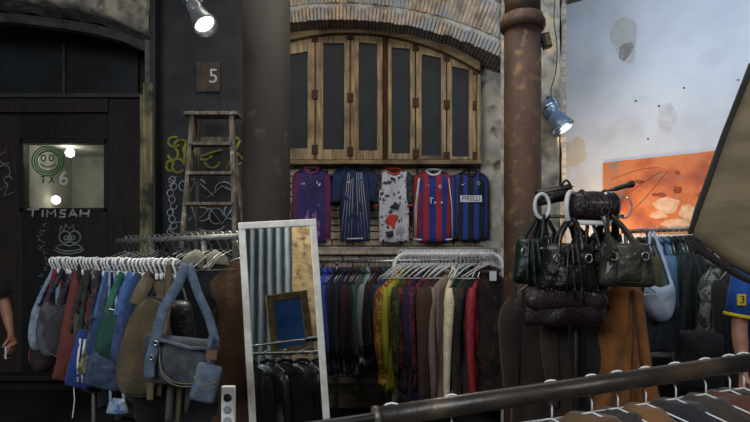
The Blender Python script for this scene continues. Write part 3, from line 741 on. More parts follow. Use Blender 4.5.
# ================================================================== JERSEYS ON THE WALL
def jersey(label, x0, x1, y0, y1, m, sm, trim, long=False, flip=1, bodyx=None, splay=0):
    Y = YB-.12; b0, b1 = bodyx or (x0+6, x1-6); cx = (b0+b1)/2
    t = thing('football_shirt', label, 'shirt', P(cx, y1, Y), 0, None)
    S = Y/F; W = (b1-b0)*S; H = (y1-y0)*S
    nk = 7*S
    out = [(-W*.5, 0), (-W*.25, .006), (0, 0), (W*.25, .008), (W*.5, .004), (W*.505, H*.3), (W*.51, H*.6), (W*.51, H*.84), (W*.50, H*.94), (W*.42, H*.972), (nk*1.05, H), (nk*.75, H*.965), (0, H*.93), (-nk*.75, H*.965), (-nk*1.05, H), (-W*.42, H*.972), (-W*.50, H*.94), (-W*.51, H*.84), (-W*.51, H*.6), (-W*.505, H*.3)]
    MB().pillow(out, .04, amp=.02, seed=x0, pw=8, c=(0, H*.5), rings=(1,.97,.88,.66,.33), freq=16).build('shirt_body', m, t)
    for s, xe in ((-1, x0), (1, x1)):
        xo = (xe-cx)*S; zb = H*.04 if long else H*.50
        xi = s*W*.40 if long or not splay else s*W*.47
        wl_ = xo*.55+s*W*.5*.45
        o2 = [(s*W*.36, H*.975), (s*W*.47, H*.965), (xo*.90, H*.925), (xo*.99, H*.85), (xo*(1.0 if not splay else 1.04), zb+.05), (xo*(.99 if not splay else 1.06), zb), (s*W*.44 if not splay else s*W*.5, zb-.006+(.03 if splay else 0)), (xi, H*.6 if not long else H*.3), (xi, H*.72), (s*W*.38, H*.86)]
        so = MB().pillow(o2, .05, y0=.006, amp=.01, seed=xe, pw=6, freq=14).build('sleeve', sm, t)
        if trim is not None:
            pa = o2[5]; pb = o2[6]; MB().ribbon([(pa[0], -.016, pa[1]+.008), (pb[0], -.016, pb[1]+.008)], .016, .02).build('cuff', trim, so)
    MB().tube([(nk*math.cos(a)*1.02, -.012, H+(nk*.75)*math.sin(a)) for a in [PI+PI*i/12 for i in range(13)]], .011, 8).build('collar', trim or sm, t)
    MB().tube([(nk*math.cos(a), .012, H*.995+.012*math.sin(a)) for a in [PI*i/8 for i in range(9)]], .010, 8).build('neckband', trim or sm, t)
    h = make_hanger('dark hanger inside the '+label.split(' on the ')[0], M_iron, P(cx, y0-3, Y)+Vector((0,.02,.01)), 0, W*.8, 'hangers of the football shirts', 'clothes_hanger', drop=.05, r=.004, hook=.016)
    return t, S, W, H
def crest(t, x, z, m, m2=None, r=.024, y=-.03):
    o = [(x+r*math.cos(a)*(.85), z+r*1.1*math.sin(a)) for a in [2*PI*i/12 for i in range(12)]]; c_ = MB().pillow(o, .006, y0=y, amp=0).build('crest', m, t)
    if m2: MB().pillow([(x+(p-x)*.5, z+(q-z)*.5) for p, q in o], .008, y0=y-.002, amp=0).build('crest_center', m2, c_)
def bars(t, x, z, m, s=.012, y=-.031):
    mb = MB()
    for i in range(3):
        a = Vector((x+(i-1)*s, y, z-s)); mb.beam(a, a+Vector((-s*.5, 0, s*(.9+i*.35))), s*.5, .003)
    mb.build('maker_mark', m, t)
M_wp = mat('white_shirt_print', '#cfcfd2', '#b8b8bc', bump=0, rough=.7)
# 1 purple
mj1 = mat('purple_shirt_cloth', '#1d1440', '#2a1b55', tex='noise', scale=6, bump=.3, bscale=26, stretch=(1,1,.5), rough=.8)
t, S, W, H = jersey('purple football shirt with magenta sleeves and pink figure print on the brick wall', 292, 331, 168, 243, mj1, mat('magenta_sleeve', '#5c1c48', '#45163f', scale=10), mat('magenta_trim', '#8a2f5e', '#7a2a55'), bodyx=(297, 326), long=True)
crest(t, .07, H*.79, M_wp, mj1); bars(t, -.075, H*.79, M_wp)
mb = MB()
for k in range(16):
    a0 = random.uniform(0, 6); cx_ = random.uniform(-.07,.08); cz = H*(.12+.34*random.random()); mb.pillow([(cx_+(.014+.007*math.sin(3*a+k))*math.cos(a), cz+(.04+.02*math.cos(2*a+k))*math.sin(a)) for a in [2*PI*i/14 for i in range(14)]], .012, y0=-.022, amp=0)
mb.build('pink_print', mat('pink_figure_print', '#6a4a86', '#8a5a86', scale=24, bump=0), t)
# 2 navy pinstripe
mj2 = mat('navy_shirt_cloth', '#101c3c', '#16264c', scale=10, bump=.3, bscale=26, stretch=(1,1,.5))
t, S, W, H = jersey('navy football shirt with white radiating pinstripes and short sleeves on the brick wall', 332, 377, 165, 242, mj2, mj2, mat('black_trim', '#0b0b10', '#14141a'), bodyx=(340, 370), splay=1)
mb = MB()
for k in range(-4, 5):
    if k == 0: continue
    mb.ribbon([(k*W*.055, -.027, H*.90), (k*W*.085, -.031, H*.5), (k*W*.118, -.021, .012)], .0032, .003)
mb.build('pinstripes', M_wp, t); bars(t, -.06, H*.78, M_wp); crest(t, .065, H*.80, mat('crest_blue', '#5d7698', '#5d7698', bump=0), mj2)
MB().ribbon([(-.08,-.026,.03),(.08,-.026,.034)], .012, .003).build('hem_text', M_wp, t)
# 3 white graphic (plain abstract print)
mj3 = mat('white_shirt_cloth', '#b9b9bb', '#a2a3a8', tex='noise', scale=8, bump=.4, bscale=26, dirt=('#23242a', 26, .56, .60))
t, S, W, H = jersey('white football shirt with black and red abstract print and red collar on the brick wall', 374, 413, 169, 243, mj3, mat('black_print_sleeve', '#111114', '#3a3a40', scale=26, lo=.5, hi=.6), mat('red_trim', '#b5381f', '#a02f1c'), bodyx=(379, 409))
MB().pillow([(-.02+.055*math.cos(a)+.015*math.sin(3*a), H*.30+.08*math.sin(a)+.02*math.cos(2*a)) for a in [2*PI*i/14 for i in range(14)]], .018, y0=-.022).build('red_print', mat('red_print', '#b2331d', '#942a18', bump=0), t)
MB().pillow([(.02+.05*math.cos(a)+.02*math.sin(3*a), H*.50+.035*math.sin(a)) for a in [2*PI*i/16 for i in range(16)]], .018, y0=-.024).build('dark_print', mat('dark_print', '#17181c', '#2b2c32', bump=0), t)
MB().pillow([(-.04+.035*math.cos(a), H*.13+.04*math.sin(a)+.01*math.sin(3*a)) for a in [2*PI*i/16 for i in range(16)]], .016, y0=-.022).build('dark_print', MATS['dark_print'], t)
MB().pillow([(.06+.04*math.cos(a), H*.16+.05*math.sin(a)) for a in [2*PI*i/16 for i in range(16)]], .015, y0=-.02).build('grey_print', mat('grey_print', '#6f7076', '#8d8e94', bump=0), t)
# 4 red and blue stripes, long sleeves
mj4 = mat('red_blue_stripes', '#8f1c22', tex='stripe', freq=8.3, axis=0, stops=[(0, '#14246e'), (.18, '#8c1b22'), (.62, '#14246e'), (.98, '#14246e')], bump=.3, bscale=26, scale=10)
t, S, W, H = jersey('red and blue striped long sleeved football shirt with white collar on the brick wall', 413, 452, 170, 243, mj4, mat('red_sleeve', '#7d1a20', '#66151a', scale=12), M_wp, long=True, bodyx=(420, 447))
bars(t, -.06, H*.79, M_wp); crest(t, .06, H*.77, mat('crest_red', '#b9b3ac', '#7a2a2a', scale=60, bump=0), None, .02)
text('T', .085, Vector(t.location)+Vector((-.028, -.034, H*.57)), M_wp, t, name='sponsor_letter'); 
for xx in (.012, .075):
    MB().box((xx-.0, -.034, H*.55), (.016, .003, .016)).build('sponsor_dot', M_wp, t, smooth=False)
for s, x_ in ((-1, -.178), (-1, -.166), (1, .172)):
    MB().ribbon([(x_*.82, -.03, H*.88), (x_*1.0, -.034, H*.5), (x_*1.03, -.034, .03)], .007, .003).build('sleeve_stripe', M_wp, t)
MB().box((-.172, -.036, H*.47), (.03, .003, .05)).build('sleeve_badge', mat('lilac_badge', '#8a86b8', '#8a86b8', bump=0), t, smooth=False)
# 5 blue and black stripes, long sleeves
mj5 = mat('blue_black_stripes', '#10245f', tex='stripe', freq=9.5, axis=0, stops=[(0, '#0b0d14'), (.30, '#14307a'), (.72, '#0b0d14')], bump=.3, bscale=26, scale=10)
t, S, W, H = jersey('blue and black striped long sleeved football shirt with white chest lettering on the brick wall', 450, 489, 171, 241, mj5, mat('blue_sleeve', '#16306e', '#0d1630', tex='stripe', freq=22, axis=0), mat('black_trim2', '#0b0b10', '#0b0b10'), long=True, bodyx=(457, 484))
MB().box((0, -.031, H*.60), (W*.80, .006, .062)).build('sponsor_panel', M_wp, t, smooth=False)
text('PIRELLI', .062, Vector(t.location)+Vector((0, -.036, H*.60)), mat('dark_lettering', '#12141c', '#12141c', bump=0), t, name='sponsor_lettering', sx=.92)
crest(t, .072, H*.82, mat('crest_gold', '#8f8a70', '#8f8a70', bump=0), mj5, .02)
MB().tube(smooth_path([(-.09, -.032, H*.81), (-.08, -.032, H*.795), (-.055, -.032, H*.82)], 5), [.001,.002,.003,.0035,.004,.004,.0035,.003,.002,.0015,.001], 6).build('maker_mark', M_wp, t)

# ================================================================== BACK RACK ALONG THE WALL
Yr = 4.95; zr = P(0, 262, Yr).z
ra = P(306, 262, Yr); rb = P(512, 259, Yr)
rack('long_clothes_rail', 'long steel clothes rail along the brick wall behind the white rack', ra, rb, .013, M_chrome, posts=(.15, .98))
MB_list = [(322,'#1a44b8','royal blue long sleeved shirt first from the mirror on the wall rail',1.0),(328,'#2050c8','bright blue shirt second from the mirror on the wall rail',1.02),(333,'#1c46a8','mid blue shirt third from the mirror on the wall rail',.98),
 (338,'#101f4a','navy long shirt between the bright blue shirts and the black one',1.0),(343,'#0e1422','black jacket hanging after the navy shirt on the wall rail',.98),(348,'#1b2450','dark blue jacket next to the maroon shirt on the wall rail',1.0),
 (353,'#3a1620','maroon shirt in the middle of the wall rail',.97),(357,'#14141a','black shirt beside the maroon one on the wall rail',1.0),(361,'#401a1e','wine red shirt before the teal one on the wall rail',.98),
 (366,'#2f5350','teal green long garment on the wall rail',1.03),(371,'#8d9494','pale grey shirt just after the teal garment on the wall rail',.9),(375,'#16161c','black jacket after the pale grey shirt on the wall rail',.92),
 (380,'#3b1418','dark red shirt behind the yellow garments on the wall rail',.9),(386,'#20345c','denim blue jacket near the corner of the white rack',.85),(392,'#1a2c52','indigo jacket behind the corner of the white rack',.85)]
more = [(402,'#22304e'),(410,'#2c3d5e'),(418,'#1c2536'),(426,'#33445f'),(434,'#1b2233'),(442,'#2e3f5c'),(450,'#3a4b66'),(458,'#25344f'),(466,'#2f4160'),(474,'#38496a'),(482,'#1e2b44'),(490,'#2a3b58'),(497,'#1b2740')]
hg = make_hanger('wire hanger on the long wall rail', M_wire, P(322, 262, Yr), math.radians(68), .40, 'wire hangers on the wall rail', drop=.11)
first = True
for (x, c_, lb, L_) in MB_list:
    y = 262-(x-306)/206*3; yw = math.radians(66+random.uniform(-8, 8)); p = P(x, y, Yr)
    garment('long_sleeved_shirt' if 'shirt' in lb else 'jacket', lb, 'shirt' if 'shirt' in lb else 'jacket', p, yw, .42, L_-.12, cloth(c_), T=.05, sleeve=.62*L_, slw=.042, famp=.2, collar=cloth(c_), group='clothes on the wall rail', waist=.8)
    if first: hg.location = p; hg.rotation_euler.z = yw; first = False
    else: dup(hg, p, yw)
names = ['slate','dull blue','charcoal','grey blue','near-black','faded indigo','pale denim','ink blue','washed blue','light denim','deep navy','steel blue','midnight blue']
for i, (x, c_) in enumerate(more):
    y = 262-(x-306)/206*3; yw = math.radians(66+random.uniform(-6, 6)); p = P(x, y, Yr)
    garment('jacket', names[i]+' jacket hanging on the wall rail behind the white rack', 'jacket', p, yw, .42, .62, denim(c_), T=.055, sleeve=.5, slw=.045, group='jackets on the wall rail behind the white rack', collar=denim(c_)); dup(hg, p, yw)

# ================================================================== WHITE RACK
Yw = 4.3
wa_, wb_ = P(394, 254, Yw), P(503, 254, Yw)
rack('white_clothes_rack', 'white rounded tube clothes rack between the columns', wa_, wb_, .017, mat('white_rack_paint', '#e0e1de', '#d0d1cd', rough=.4, bump=.02), rounded=True, foot=.28)
print_y = printed('yellow_orange', ['#8f5a1c', '#b98a2a', '#6e2a1a', '#c8a23c'], 42)
WL = [(401,'long_sleeved_shirt','orange and brown patterned shirt at the left end of the white rack',print_y,1.02,.62),
 (407,'blouse','bright yellow green blouse second on the white rack',mat('yellow_green_silk','#a8a032','#8a8a24',scale=12,bump=.3,stretch=(1,1,.3),bscale=30,rough=.6),1.06,.66),
 (413,'blouse','black and olive leaf print blouse next to the yellow green one',printed('olive_black',['#17170f','#3b3c20','#22251a','#5a5530'],40),1.12,.68),
 (420,'blouse','black blouse with small red and orange flowers on the white rack',printed('black_red',['#140f10','#1b1214','#8c2a1e','#15100f','#3a1a1c'],46),1.05,.62),
 (427,'dress','dark purple long dress on the white rack',cloth('#2b1a4a'),1.20,.6),
 (433,'blouse','wine and pink print blouse in the middle of the white rack',printed('wine_pink',['#4a1626','#2a1018','#6e2a3a','#30121c'],40),1.05,.66),
 (439,'coat','plain brown long coat on the white rack',suede('#4e3026'),1.18,.9),
 (446,'cardigan','brown knitted cardigan beside the brown coat',suede('#402a24'),1.15,.88),
 (452,'blouse','pinkish tan blouse before the cream lace dress',cloth('#9a8070'),1.14,.86),
 (457,'dress','cream lace long sleeved dress on the white rack',printed('cream_lace',['#dccfae','#eee2c2','#c4b48e'],70),1.2,.93),
 (465,'jacket','black velvet jacket after the cream lace dress',printed('black_green',['#101410','#1c241c','#0c0e0c','#2a3228'],40),1.15,.8),
 (472,'coat','grey green coat before the red dress',cloth('#35372f'),1.18,.9),
 (480,'dress','bright red lace long sleeved dress on the white rack',mat('red_lace','#7c1420','#a02030',scale=40,bump=.5,bscale=60,rough=.6),1.2,.95),
 (485,'jacket','dark red and gold tapestry jacket at the right end of the white rack',printed('tapestry',['#120b0b','#241110','#3e2618','#0d0c0b','#2a1a14'],26),1.16,.85)]
wg = None
for i, (x, nm, lb, m_, L_, sl) in enumerate(WL):
    yw = math.radians(46+random.uniform(-5, 5)) if x != 485 else math.radians(14); p = P(x, 254, Yw)
    if x in (457, 480): yw = math.radians(64)
    if x == 485: p.y -= .10
    garment(nm, lb, {'long_sleeved_shirt':'shirt'}.get(nm, nm), p, yw, .46, L_-.16, m_, T=.055, sleeve=sl*.95, slw=.041, group='clothes on the white rack', famp=.2, collar=m_, waist=.82, top=-.125)
    if wg is None: wg = make_hanger('white wire hanger on the white rack', M_whitewire, p, yw, .42, 'white hangers on the white rack', drop=.10, r=.0042, neck=.06)
    else: dup(wg, p, yw)
    dup(wg, p+Vector((.028, 0, 0)), yw+math.radians(random.uniform(-14, 4)), 'empty white wire hanger on the white rack', 'empty white hangers on the white rack')
t = thing('price_card', 'small white card hanging at the right end of the white rack', 'card', P(493, 276, Yw-.22)); MB().box((0,0,0), (.05, .002, .07)).build('card', M_whiteplast, t, smooth=False)
MB().tube([(0,0,.035),(.01,.05,.1),(.0,.12,.165)], .001, 5).build('string', M_wire, t)

# ================================================================== RIGHT REAR RACK
Yq = 4.5
qa, qb = P(622, 231.5, Yq), P(800, 226, Yq+.2)
rack('long_clothes_rail', 'steel clothes rail in front of the orange painting', qa, qb, .016, M_steel, posts=(.02, .98))
RL = [(640,'hooded_jacket','dark brown hooded jacket at the left end of the rail under the painting','#2a1c16',.6),(646,'shirt','olive yellow shirt next to the brown hooded jacket','#6e6a38',.75),(652,'shirt','pale grey shirt under the painting','#79827f',.8),
 (657,'shirt','light blue shirt on the rail under the painting','#6f9cc0',.95),(663,'shirt','sky blue shirt second of the blue ones under the painting','#5a86ad',.9),(669,'jacket','dark teal jacket on the rail under the painting','#1b3335',1.15),
 (675,'jacket','bottle green jacket on the rail under the painting','#1f3a2c',1.2),(681,'jacket','black jacket beside the bottle green one','#121216',1.3),(687,'jacket','charcoal jacket before the plum one','#1d1b22',1.3),
 (693,'coat','plum purple coat on the rail under the painting','#2e1628',1.35),(699,'coat','dark plum coat beside the cream one','#21121f',1.35),(706,'coat','cream white long coat on the right rail','#a9a79c',.95),
 (713,'jacket','bright red jacket just showing behind the cream coat','#8a1a2a',.5),(720,'coat','black long coat right of the cream coat','#0f0f12',1.35),(728,'coat','charcoal long coat beside the black long one','#16161a',1.35),(736,'coat','navy long coat right of the charcoal long one','#131722',1.35),(744,'coat','dark brown long coat behind the person in blue','#1c1512',1.35)]
rg = None
for (x, nm, lb, c_, L_) in RL:
    p = qa.lerp(qb, (x-622)/178); yw = math.radians(78+random.uniform(-8, 6))
    garment(nm, lb, nm.replace('hooded_', ''), p, yw, .46, L_-.05, cloth(c_), T=.055, sleeve=.6*L_, slw=.048, group='clothes on the rail under the painting', collar=cloth(c_), famp=.1, waist=.85)
    if rg is None: rg = make_hanger('wire hanger on the rail under the painting', M_wire, p, yw, .42, 'wire hangers on the rail under the painting', drop=.12)
    else: dup(rg, p, yw)
# nearer clothes hanging in the same corner
p = P(722, 250, 3.9); 
rack('low_clothes_rack', 'dark metal rail with the camouflage and black jackets at the right', P(690, 252, 4.0), P(800, 250, 3.8), .013, M_iron, posts=(.98,))
garment('jacket', 'grey green camouflage jacket beside the black jacket at the right', 'jacket', P(716, 252, 3.9)+Vector((0,.0,0)), math.radians(40), .42, .46, printed('camo', ['#5c6258','#454b42','#7b8076','#33372f'], 22), T=.12, sleeve=.3, famp=.15, collar=cloth('#5c6258'))
dup(rg, P(716, 252, 3.9), math.radians(40), 'wire hanger inside the camouflage jacket')
garment('jacket', 'black zipped jacket with long sleeves left of the person in blue', 'jacket', P(738, 252, 3.8), math.radians(28), .40, .80, cloth('#141318'), T=.12, sleeve=.55, slw=.06, famp=.2, collar=cloth('#141318'))
dup(rg, P(738, 252, 3.8), math.radians(28), 'wire hanger inside the black zipped jacket')
bag('puffy white fabric bag hanging behind the olive handbag', 660, 282, 322, 28, 3.4, P(652, 231.5, 4.4), mat('puffy_white', '#a3b2c6', '#8ba0ba', scale=6, bump=.4, bscale=10), kind='hobo', T=.14, sw=.02, rz=-.3, name='tote_bag')
bag('dark navy tote bag hanging under the puffy white one', 662, 300, 352, 44, 3.5, P(648, 231.5, 4.4), denim('#1c2433'), kind='trap', T=.12, sw=.02, rz=.2, name='tote_bag')
bag('black backpack on the floor side of the rail behind the tan suede coat', 700, 330, 392, 48, 3.7, P(690, 252, 3.98), cloth('#17171b'), kind='box', T=.2, sw=.03, name='backpack', cat='bag', pocket=(.7,.4,.1))

tk_ = thing('storage_trunk', 'dark storage trunk standing low behind the foreground pipe at the right', 'trunk', (P(692,0,4.0).x, 4.15, 0))
MB().box((0,0,.36), (.72,.42,.72)).build('trunk_body', cloth('#1d1b1c'), tk_, smooth=False, bevel=.01); MB().box((0,0,.77), (.74,.44,.09)).build('lid', cloth('#26282c'), tk_, smooth=False, bevel=.012)
for s_ in (-1, 1): MB().box((s_*.2,-.222,.70), (.05,.012,.08)).build('latch', M_steel, tk_, smooth=False, bevel=.003)
# ================================================================== PAINTING
M_orange = mat('orange_abstract_paint', '#c4561e', '#d8702e', scale=2.6, bump=.1, detail=7, rough=.6, stops=[(.30, '#6e2c14'), (.42, '#9c4a22'), (.50, '#b4622f'), (.58, '#a87048'), (.66, '#b5a08c')], dirt=('#7a6a58', 6, .54, .72))
tp = thing('painting', 'unframed orange abstract painting on the white wall', 'painting', WP(660, 232, .02))
cs = [WP(604, 163, .004), WP(718, 151, .004), WP(718, 233, .004), WP(604, 234, .004)]
v = [p+wn*k for k in (0, .03) for p in cs]
MB().add(v, [(0,1,2,3),(7,6,5,4),(0,4,5,1),(1,5,6,2),(2,6,7,3),(3,7,4,0)]).build('canvas', M_orange, tp, world=True, smooth=False, bevel=.003)
mb = MB()
mb2 = MB(); mb3 = MB()
for ln, r_ in (([(617,208),(632,192),(655,176),(662,172)], .005), ([(630,214),(648,196),(668,172)], .004), ([(612,180),(640,170),(660,168)], .003)):
    mb.tube(smooth_path([WP(x, y, .035) for x, y in ln], 4), r_, 6)
mb.build('dark_strokes', mat('umber_paint', '#5c3418', '#8a4a20', scale=20), tp, world=True)
def blob(cx, cy, rx, ry, sd, m, nm):
    pts = []
    for i in range(22):
        a = 2*PI*i/22; k = 1+.5*noise.noise(Vector((math.cos(a)*1.5+sd, math.sin(a)*1.5, sd))); pts.append(WP(cx+rx*k*math.cos(a), cy+ry*k*math.sin(a), .0365+sd*.0002))
    c_ = WP(cx, cy, .038); MB().add([c_]+pts, [(0, i+1, (i+1) % 22+1) for i in range(22)]).build(nm, m, tp, world=True)
M_pw = mat('pale_paint', '#b8906c', '#c4ab94', scale=14); M_pd = mat('dark_red_paint', '#6a2c18', '#8a4022', scale=14)
for i, q in enumerate(((668,205,13,7),(688,212,9,7),(660,215,9,4),(698,218,8,5),(676,224,16,4))): blob(*q, i+1, M_pw, 'pale_paint_patch')
for i, q in enumerate(((661,195,7,2.2),(678,190,5,4),(678,173,3,2),(640,182,6,2),(705,195,6,4))): blob(*q, i+11, M_pd, 'dark_paint_patch')
# ================================================================== LADDER, PLAQUE, LAMPS
M_lad = mat('old_ladder_wood', '#54493e', '#83776a', tex='wood', scale=7, stretch=(5,5,.6), bump=.4, dirt=('#b0a898', 9, .58, .70))
Yl = 4.62
tl = thing('stepladder', 'old wooden stepladder leaning open against the black wall', 'ladder', (P(211,0,Yl).x, Yl, 0))
zt = P(0, 116, Yl).z
def lx(px): return P(px, 0, Yl).x
slope = .26
def lp(px, z): # front frame leans toward the viewer going down
    return Vector((px, Yl-.0-(zt-z)*slope*.5, z))
xb = (P(165,0,Yl-.3).x, P(246,0,Yl-.3).x)
for (xt, xbm) in ((lx(193), xb[0]+.02), (lx(232), xb[1]-.03)):
    MB().beam(lp(xt, zt), Vector((xbm, Yl-zt*slope*.5, 0)), .035, .06).build('side_rail', M_lad, tl, world=True, smooth=False, bevel=.004)
for (xt, xbm) in ((lx(196), xb[0]+.0), (lx(229), xb[1]+.02)):
    MB().beam(Vector((xt, Yl+.06, zt-.02)), Vector((xbm+.03, Yl+.32, 0)), .03, .03).build('rear_leg', M_lad, tl, world=True, smooth=False, bevel=.003)
MB().box((lx(212.5), Yl+.02, zt+.012), (lx(240)-lx(186), .17, .03)).build('top_step', M_lad, tl, world=True, smooth=False, bevel=.004)
for py in (143, 173, 204, 233, 262, 292, 322, 352):
    z = P(0, py, Yl-.1).z; k = (zt-z)/zt; x0 = lx(193)+(xb[0]+.02-lx(193))*k; x1 = lx(232)+(xb[1]-.03-lx(232))*k; q = lp(0, z)
    MB().box(((x0+x1)/2, q.y, z), (x1-x0, .11, .025)).build('step', M_lad, tl, world=True, smooth=False, bevel=.003)
mb = MB(); z = P(0, 139, Yl).z; mb.box((lx(212), Yl+.09, z), (lx(231)-lx(193), .02, .07)); mb.build('rear_brace', M_lad, tl, world=True, smooth=False, bevel=.003)
# plaque 5
q = P(208, 77, YW-.01); tq = thing('number_plaque', 'square brown plaque with a pale 5 on the black wall', 'sign', q)
MB().box((0,0,0), (.215, .012, .265)).build('plate', mat('brown_plate', '#332a22', '#4a3e31', scale=10), tq, smooth=False, bevel=.003)
text('5', .18, q+Vector((.05, -.010, -.0)), M_pale, tq, .002)
# spot lamps
M_lampg = mat('grey_lamp_paint', '#75797c', '#63676a', rough=.35, bump=0, metal=.3)
M_lampb = mat('blue_grey_lamp', '#6b8094', '#586c80', rough=.3, bump=0, metal=.4)
def spotlamp(label, tip, axis, m, rr, L, parent_pt, lit, cord=None):
    axis = Vector(axis).normalized(); tip = Vector(tip); t = thing('spot_lamp', label, 'lamp', tip-axis*L)
    R = axis.to_track_quat('Z', 'Y').to_matrix(); b0 = tip-axis*L
    MB().lathe([(rr*.45,0),(rr*.6,.01),(rr*.62,L*.42),(rr*.5,L*.46),(rr*.5,L*.52)], b0, 28, R).build('lamp_body', m, t, world=True)
    MB().lathe([(rr*.5,L*.50),(rr*.68,L*.56),(rr*.86,L*.8),(rr,L*.97),(rr,L),(rr*.93,L),(rr*.8,L*.82),(rr*.5,L*.62)], b0, 32, R, cap=False).build('lamp_shade', m, t, world=True)
    MB().lathe([(0,L*.80),(rr*.4,L*.82),(rr*.78,L*.86),(rr*.80,L*.84),(0,L*.74)], b0, 28, R, cap=False).build('lens', lit, t, world=True)
    MB().lathe([(rr*.64,L*.18),(rr*.69,L*.19),(rr*.69,L*.24),(rr*.64,L*.25)], b0, 28, R, cap=False).build('ring', M_chrome, t, world=True)
    sd = axis.cross(Vector((0,1,0))).normalized(); mid = b0+axis*L*.3
    MB().ribbon(smooth_path([mid+sd*rr*.7, mid+sd*rr*.85-axis*L*.25, b0-axis*L*.12+sd*rr*.3, parent_pt], 4), .022, .004).build('bracket', m, t, world=True)
    if cord:
        MB().tube(smooth_path(cord, 6), .005, 6).build('cord', M_black, t, world=True)
    return t
M_lit = mat('lit_lens', '#fff2d8', '#fff2d8', emit=4, bump=0); M_lit2 = mat('unlit_lens', '#cdd6dc', '#b8c4cc', rough=.15, bump=0)
spotlamp('grey spot lamp with lit lens pointing down at the top left', P(206.5, 27, 3.0), (.52, -.42, -.80), M_lampg, .068, .26, P(186, -30, 3.1), M_lit, [P(187,0,3.08), P(190,-20,3.1), P(180,-60,3.1), P(180,-115,3.1)])
spotlamp('blue grey spot lamp hanging on a cord beside the rusty column', P(563, 128, 4.93), (.42, -.35, -.84), M_lampb, .105, .30, P(551, 96, 5.0), M_lit2, [P(552,100,5.0), P(551,90,5.0), P(556,70,5.0), P(557,45,5.0), P(554,20,5.0), P(556,-20,5.0), P(556,-90,5.0)])
tb = thing('junction_box', 'small dark metal box fixed on the rusty column below its collar', 'box', P(546, 41, 3.78))
R = Matrix.Rotation(math.radians(-14), 3, 'Y')
MB().box((0,0,0), (.055,.05,.10), R).build('box_body', M_iron, tb, smooth=False, bevel=.003); MB().box((.006,-.03,0), (.035,.006,.075), R).build('cover', mat('brass_cover', '#6a5a3c', '#4a3e2c', scale=20, metal=.5, rough=.5), tb, smooth=False, bevel=.002)
MB().beam((-.05,0,-.03), (0,0,-.03), .02, .02).build('bracket', M_iron, tb, smooth=False)

# ================================================================== MIRROR
MH, MW = 1.70, .405; mc = MT-MU*MH/2
tm = thing('standing_mirror', 'tall silver framed mirror leaning in front of the thick column', 'mirror', (MT-MU*MH))
Rm = Matrix((MR, -MN, MU)).transposed()
Mfr = mat('silver_frame', '#dcd9d0', '#c4c1b8', rough=.45, metal=.2, scale=16, bump=.08)
fw = .036
MB().box(MT-MU*fw/2, (MW, .03, fw), Rm).build('frame_rail', Mfr, tm, world=True, smooth=False, bevel=.004)
MB().box(MT-MU*(MH-fw/2), (MW, .03, fw), Rm).build('frame_rail', Mfr, tm, world=True, smooth=False, bevel=.004)
for s in (-1, 1): MB().box(mc+MR*s*(MW-fw)/2, (fw, .03, MH-2*fw+.002), Rm).build('frame_stile', Mfr, tm, world=True, smooth=False, bevel=.004)
Mg = mat('mirror_glass', '#d4dcdc', '#c8d0d0', rough=.015, metal=1, scale=3, bump=.012, bscale=2.2)
MB().box(mc, (MW-fw*2+.004, .008, MH-fw*2+.004), Rm).build('mirror_glass', Mg, tm, world=True, smooth=False)
MB().box(mc-MN*.012, (MW-.01, .008, MH-.01), Rm).build('backing_board', M_black, tm, world=True, smooth=False)

# ---- what the mirror shows, standing behind the viewer
def RV(px, py, Yv): return reflect(P(px, py, Yv))
ra_, rb_ = RV(236, 357, 5.0), RV(340, 349, 5.3); zz = (ra_.z+rb_.z)/2
a_ = Vector((ra_.x, ra_.y, zz)); b_ = Vector((rb_.x, rb_.y, zz)); dd = (b_-a_)
a2 = a_-dd*1.6; b2 = b_+dd*1.3
rack('rear_clothes_rack', 'chrome rail of dark jackets reflected in the mirror', a2, b2, .016, M_chrome, posts=(0, 1))
bh = None; ang = math.atan2(dd.y, dd.x)
RC = [('#1a1a1e','black'),('#4a3828','brown'),('#17191c','charcoal'),('#2a2f2e','dark green grey'),('#1c1c22','ink black'),('#26282b','slate'),('#3b3430','grey brown'),('#141417','jet black')]
for i, (c_, nm) in enumerate(RC):
    p = a2.lerp(b2, .36+.042*i); yw = ang+math.radians(52+random.uniform(-8,8))
    garment('jacket', nm+' jacket on the rail reflected in the mirror, '+['first','second','third','fourth','fifth','sixth','seventh','eighth'][i]+' along', 'jacket', p, yw, .46, .75, leather(c_) if i % 2 else cloth(c_), T=.09, sleeve=.6, group='jackets reflected in the mirror', collar=cloth(c_))
    if bh is None: bh = make_hanger('hanger on the rail reflected in the mirror', M_wire, p, yw, .42, 'hangers reflected in the mirror', r=.004)
    else: dup(bh, p, yw)
# large gilt frame with a blue picture
fc = RV(290, 326, 6.6); fx = (RV(330, 300, 6.6)-RV(260, 300, 6.6)); fx.z = 0; fx.normalize(); fz = Vector((0,0,1)); fy = fx.cross(fz)
tf = thing('leaning_frame', 'old gilt wooden frame with a blue picture reflected in the mirror', 'picture frame', fc-fz*.42)
fx, fz = (fx*math.cos(.11)+fz*math.sin(.11)), (fz*math.cos(.11)-fx*math.sin(.11)); Rf = Matrix((fx, fy, fz)).transposed()
Mgilt = mat('worn_gilt_wood', '#b0986a', '#8a7048', scale=14, rough=.5, metal=.2)
FW, FH = .50, .74; fcen = fc+fz*.03
for s in (-1, 1):
    MB().box(fcen+fx*s*(FW/2-.045), (.09, .05, FH), Rf).build('frame_stile', Mgilt, tf, world=True, smooth=False, bevel=.012)
    MB().box(fcen+fz*s*(FH/2-.045), (FW-.18, .05, .09), Rf).build('frame_rail', Mgilt, tf, world=True, smooth=False, bevel=.012)
mblue = mat('blue_picture', '#2f6cc0', '#5b93dc', scale=3, rough=.5, bump=.05)
MB().box(fcen, (FW-.17, .012, FH-.17), Rf).build('picture', mblue, tf, world=True, smooth=False)
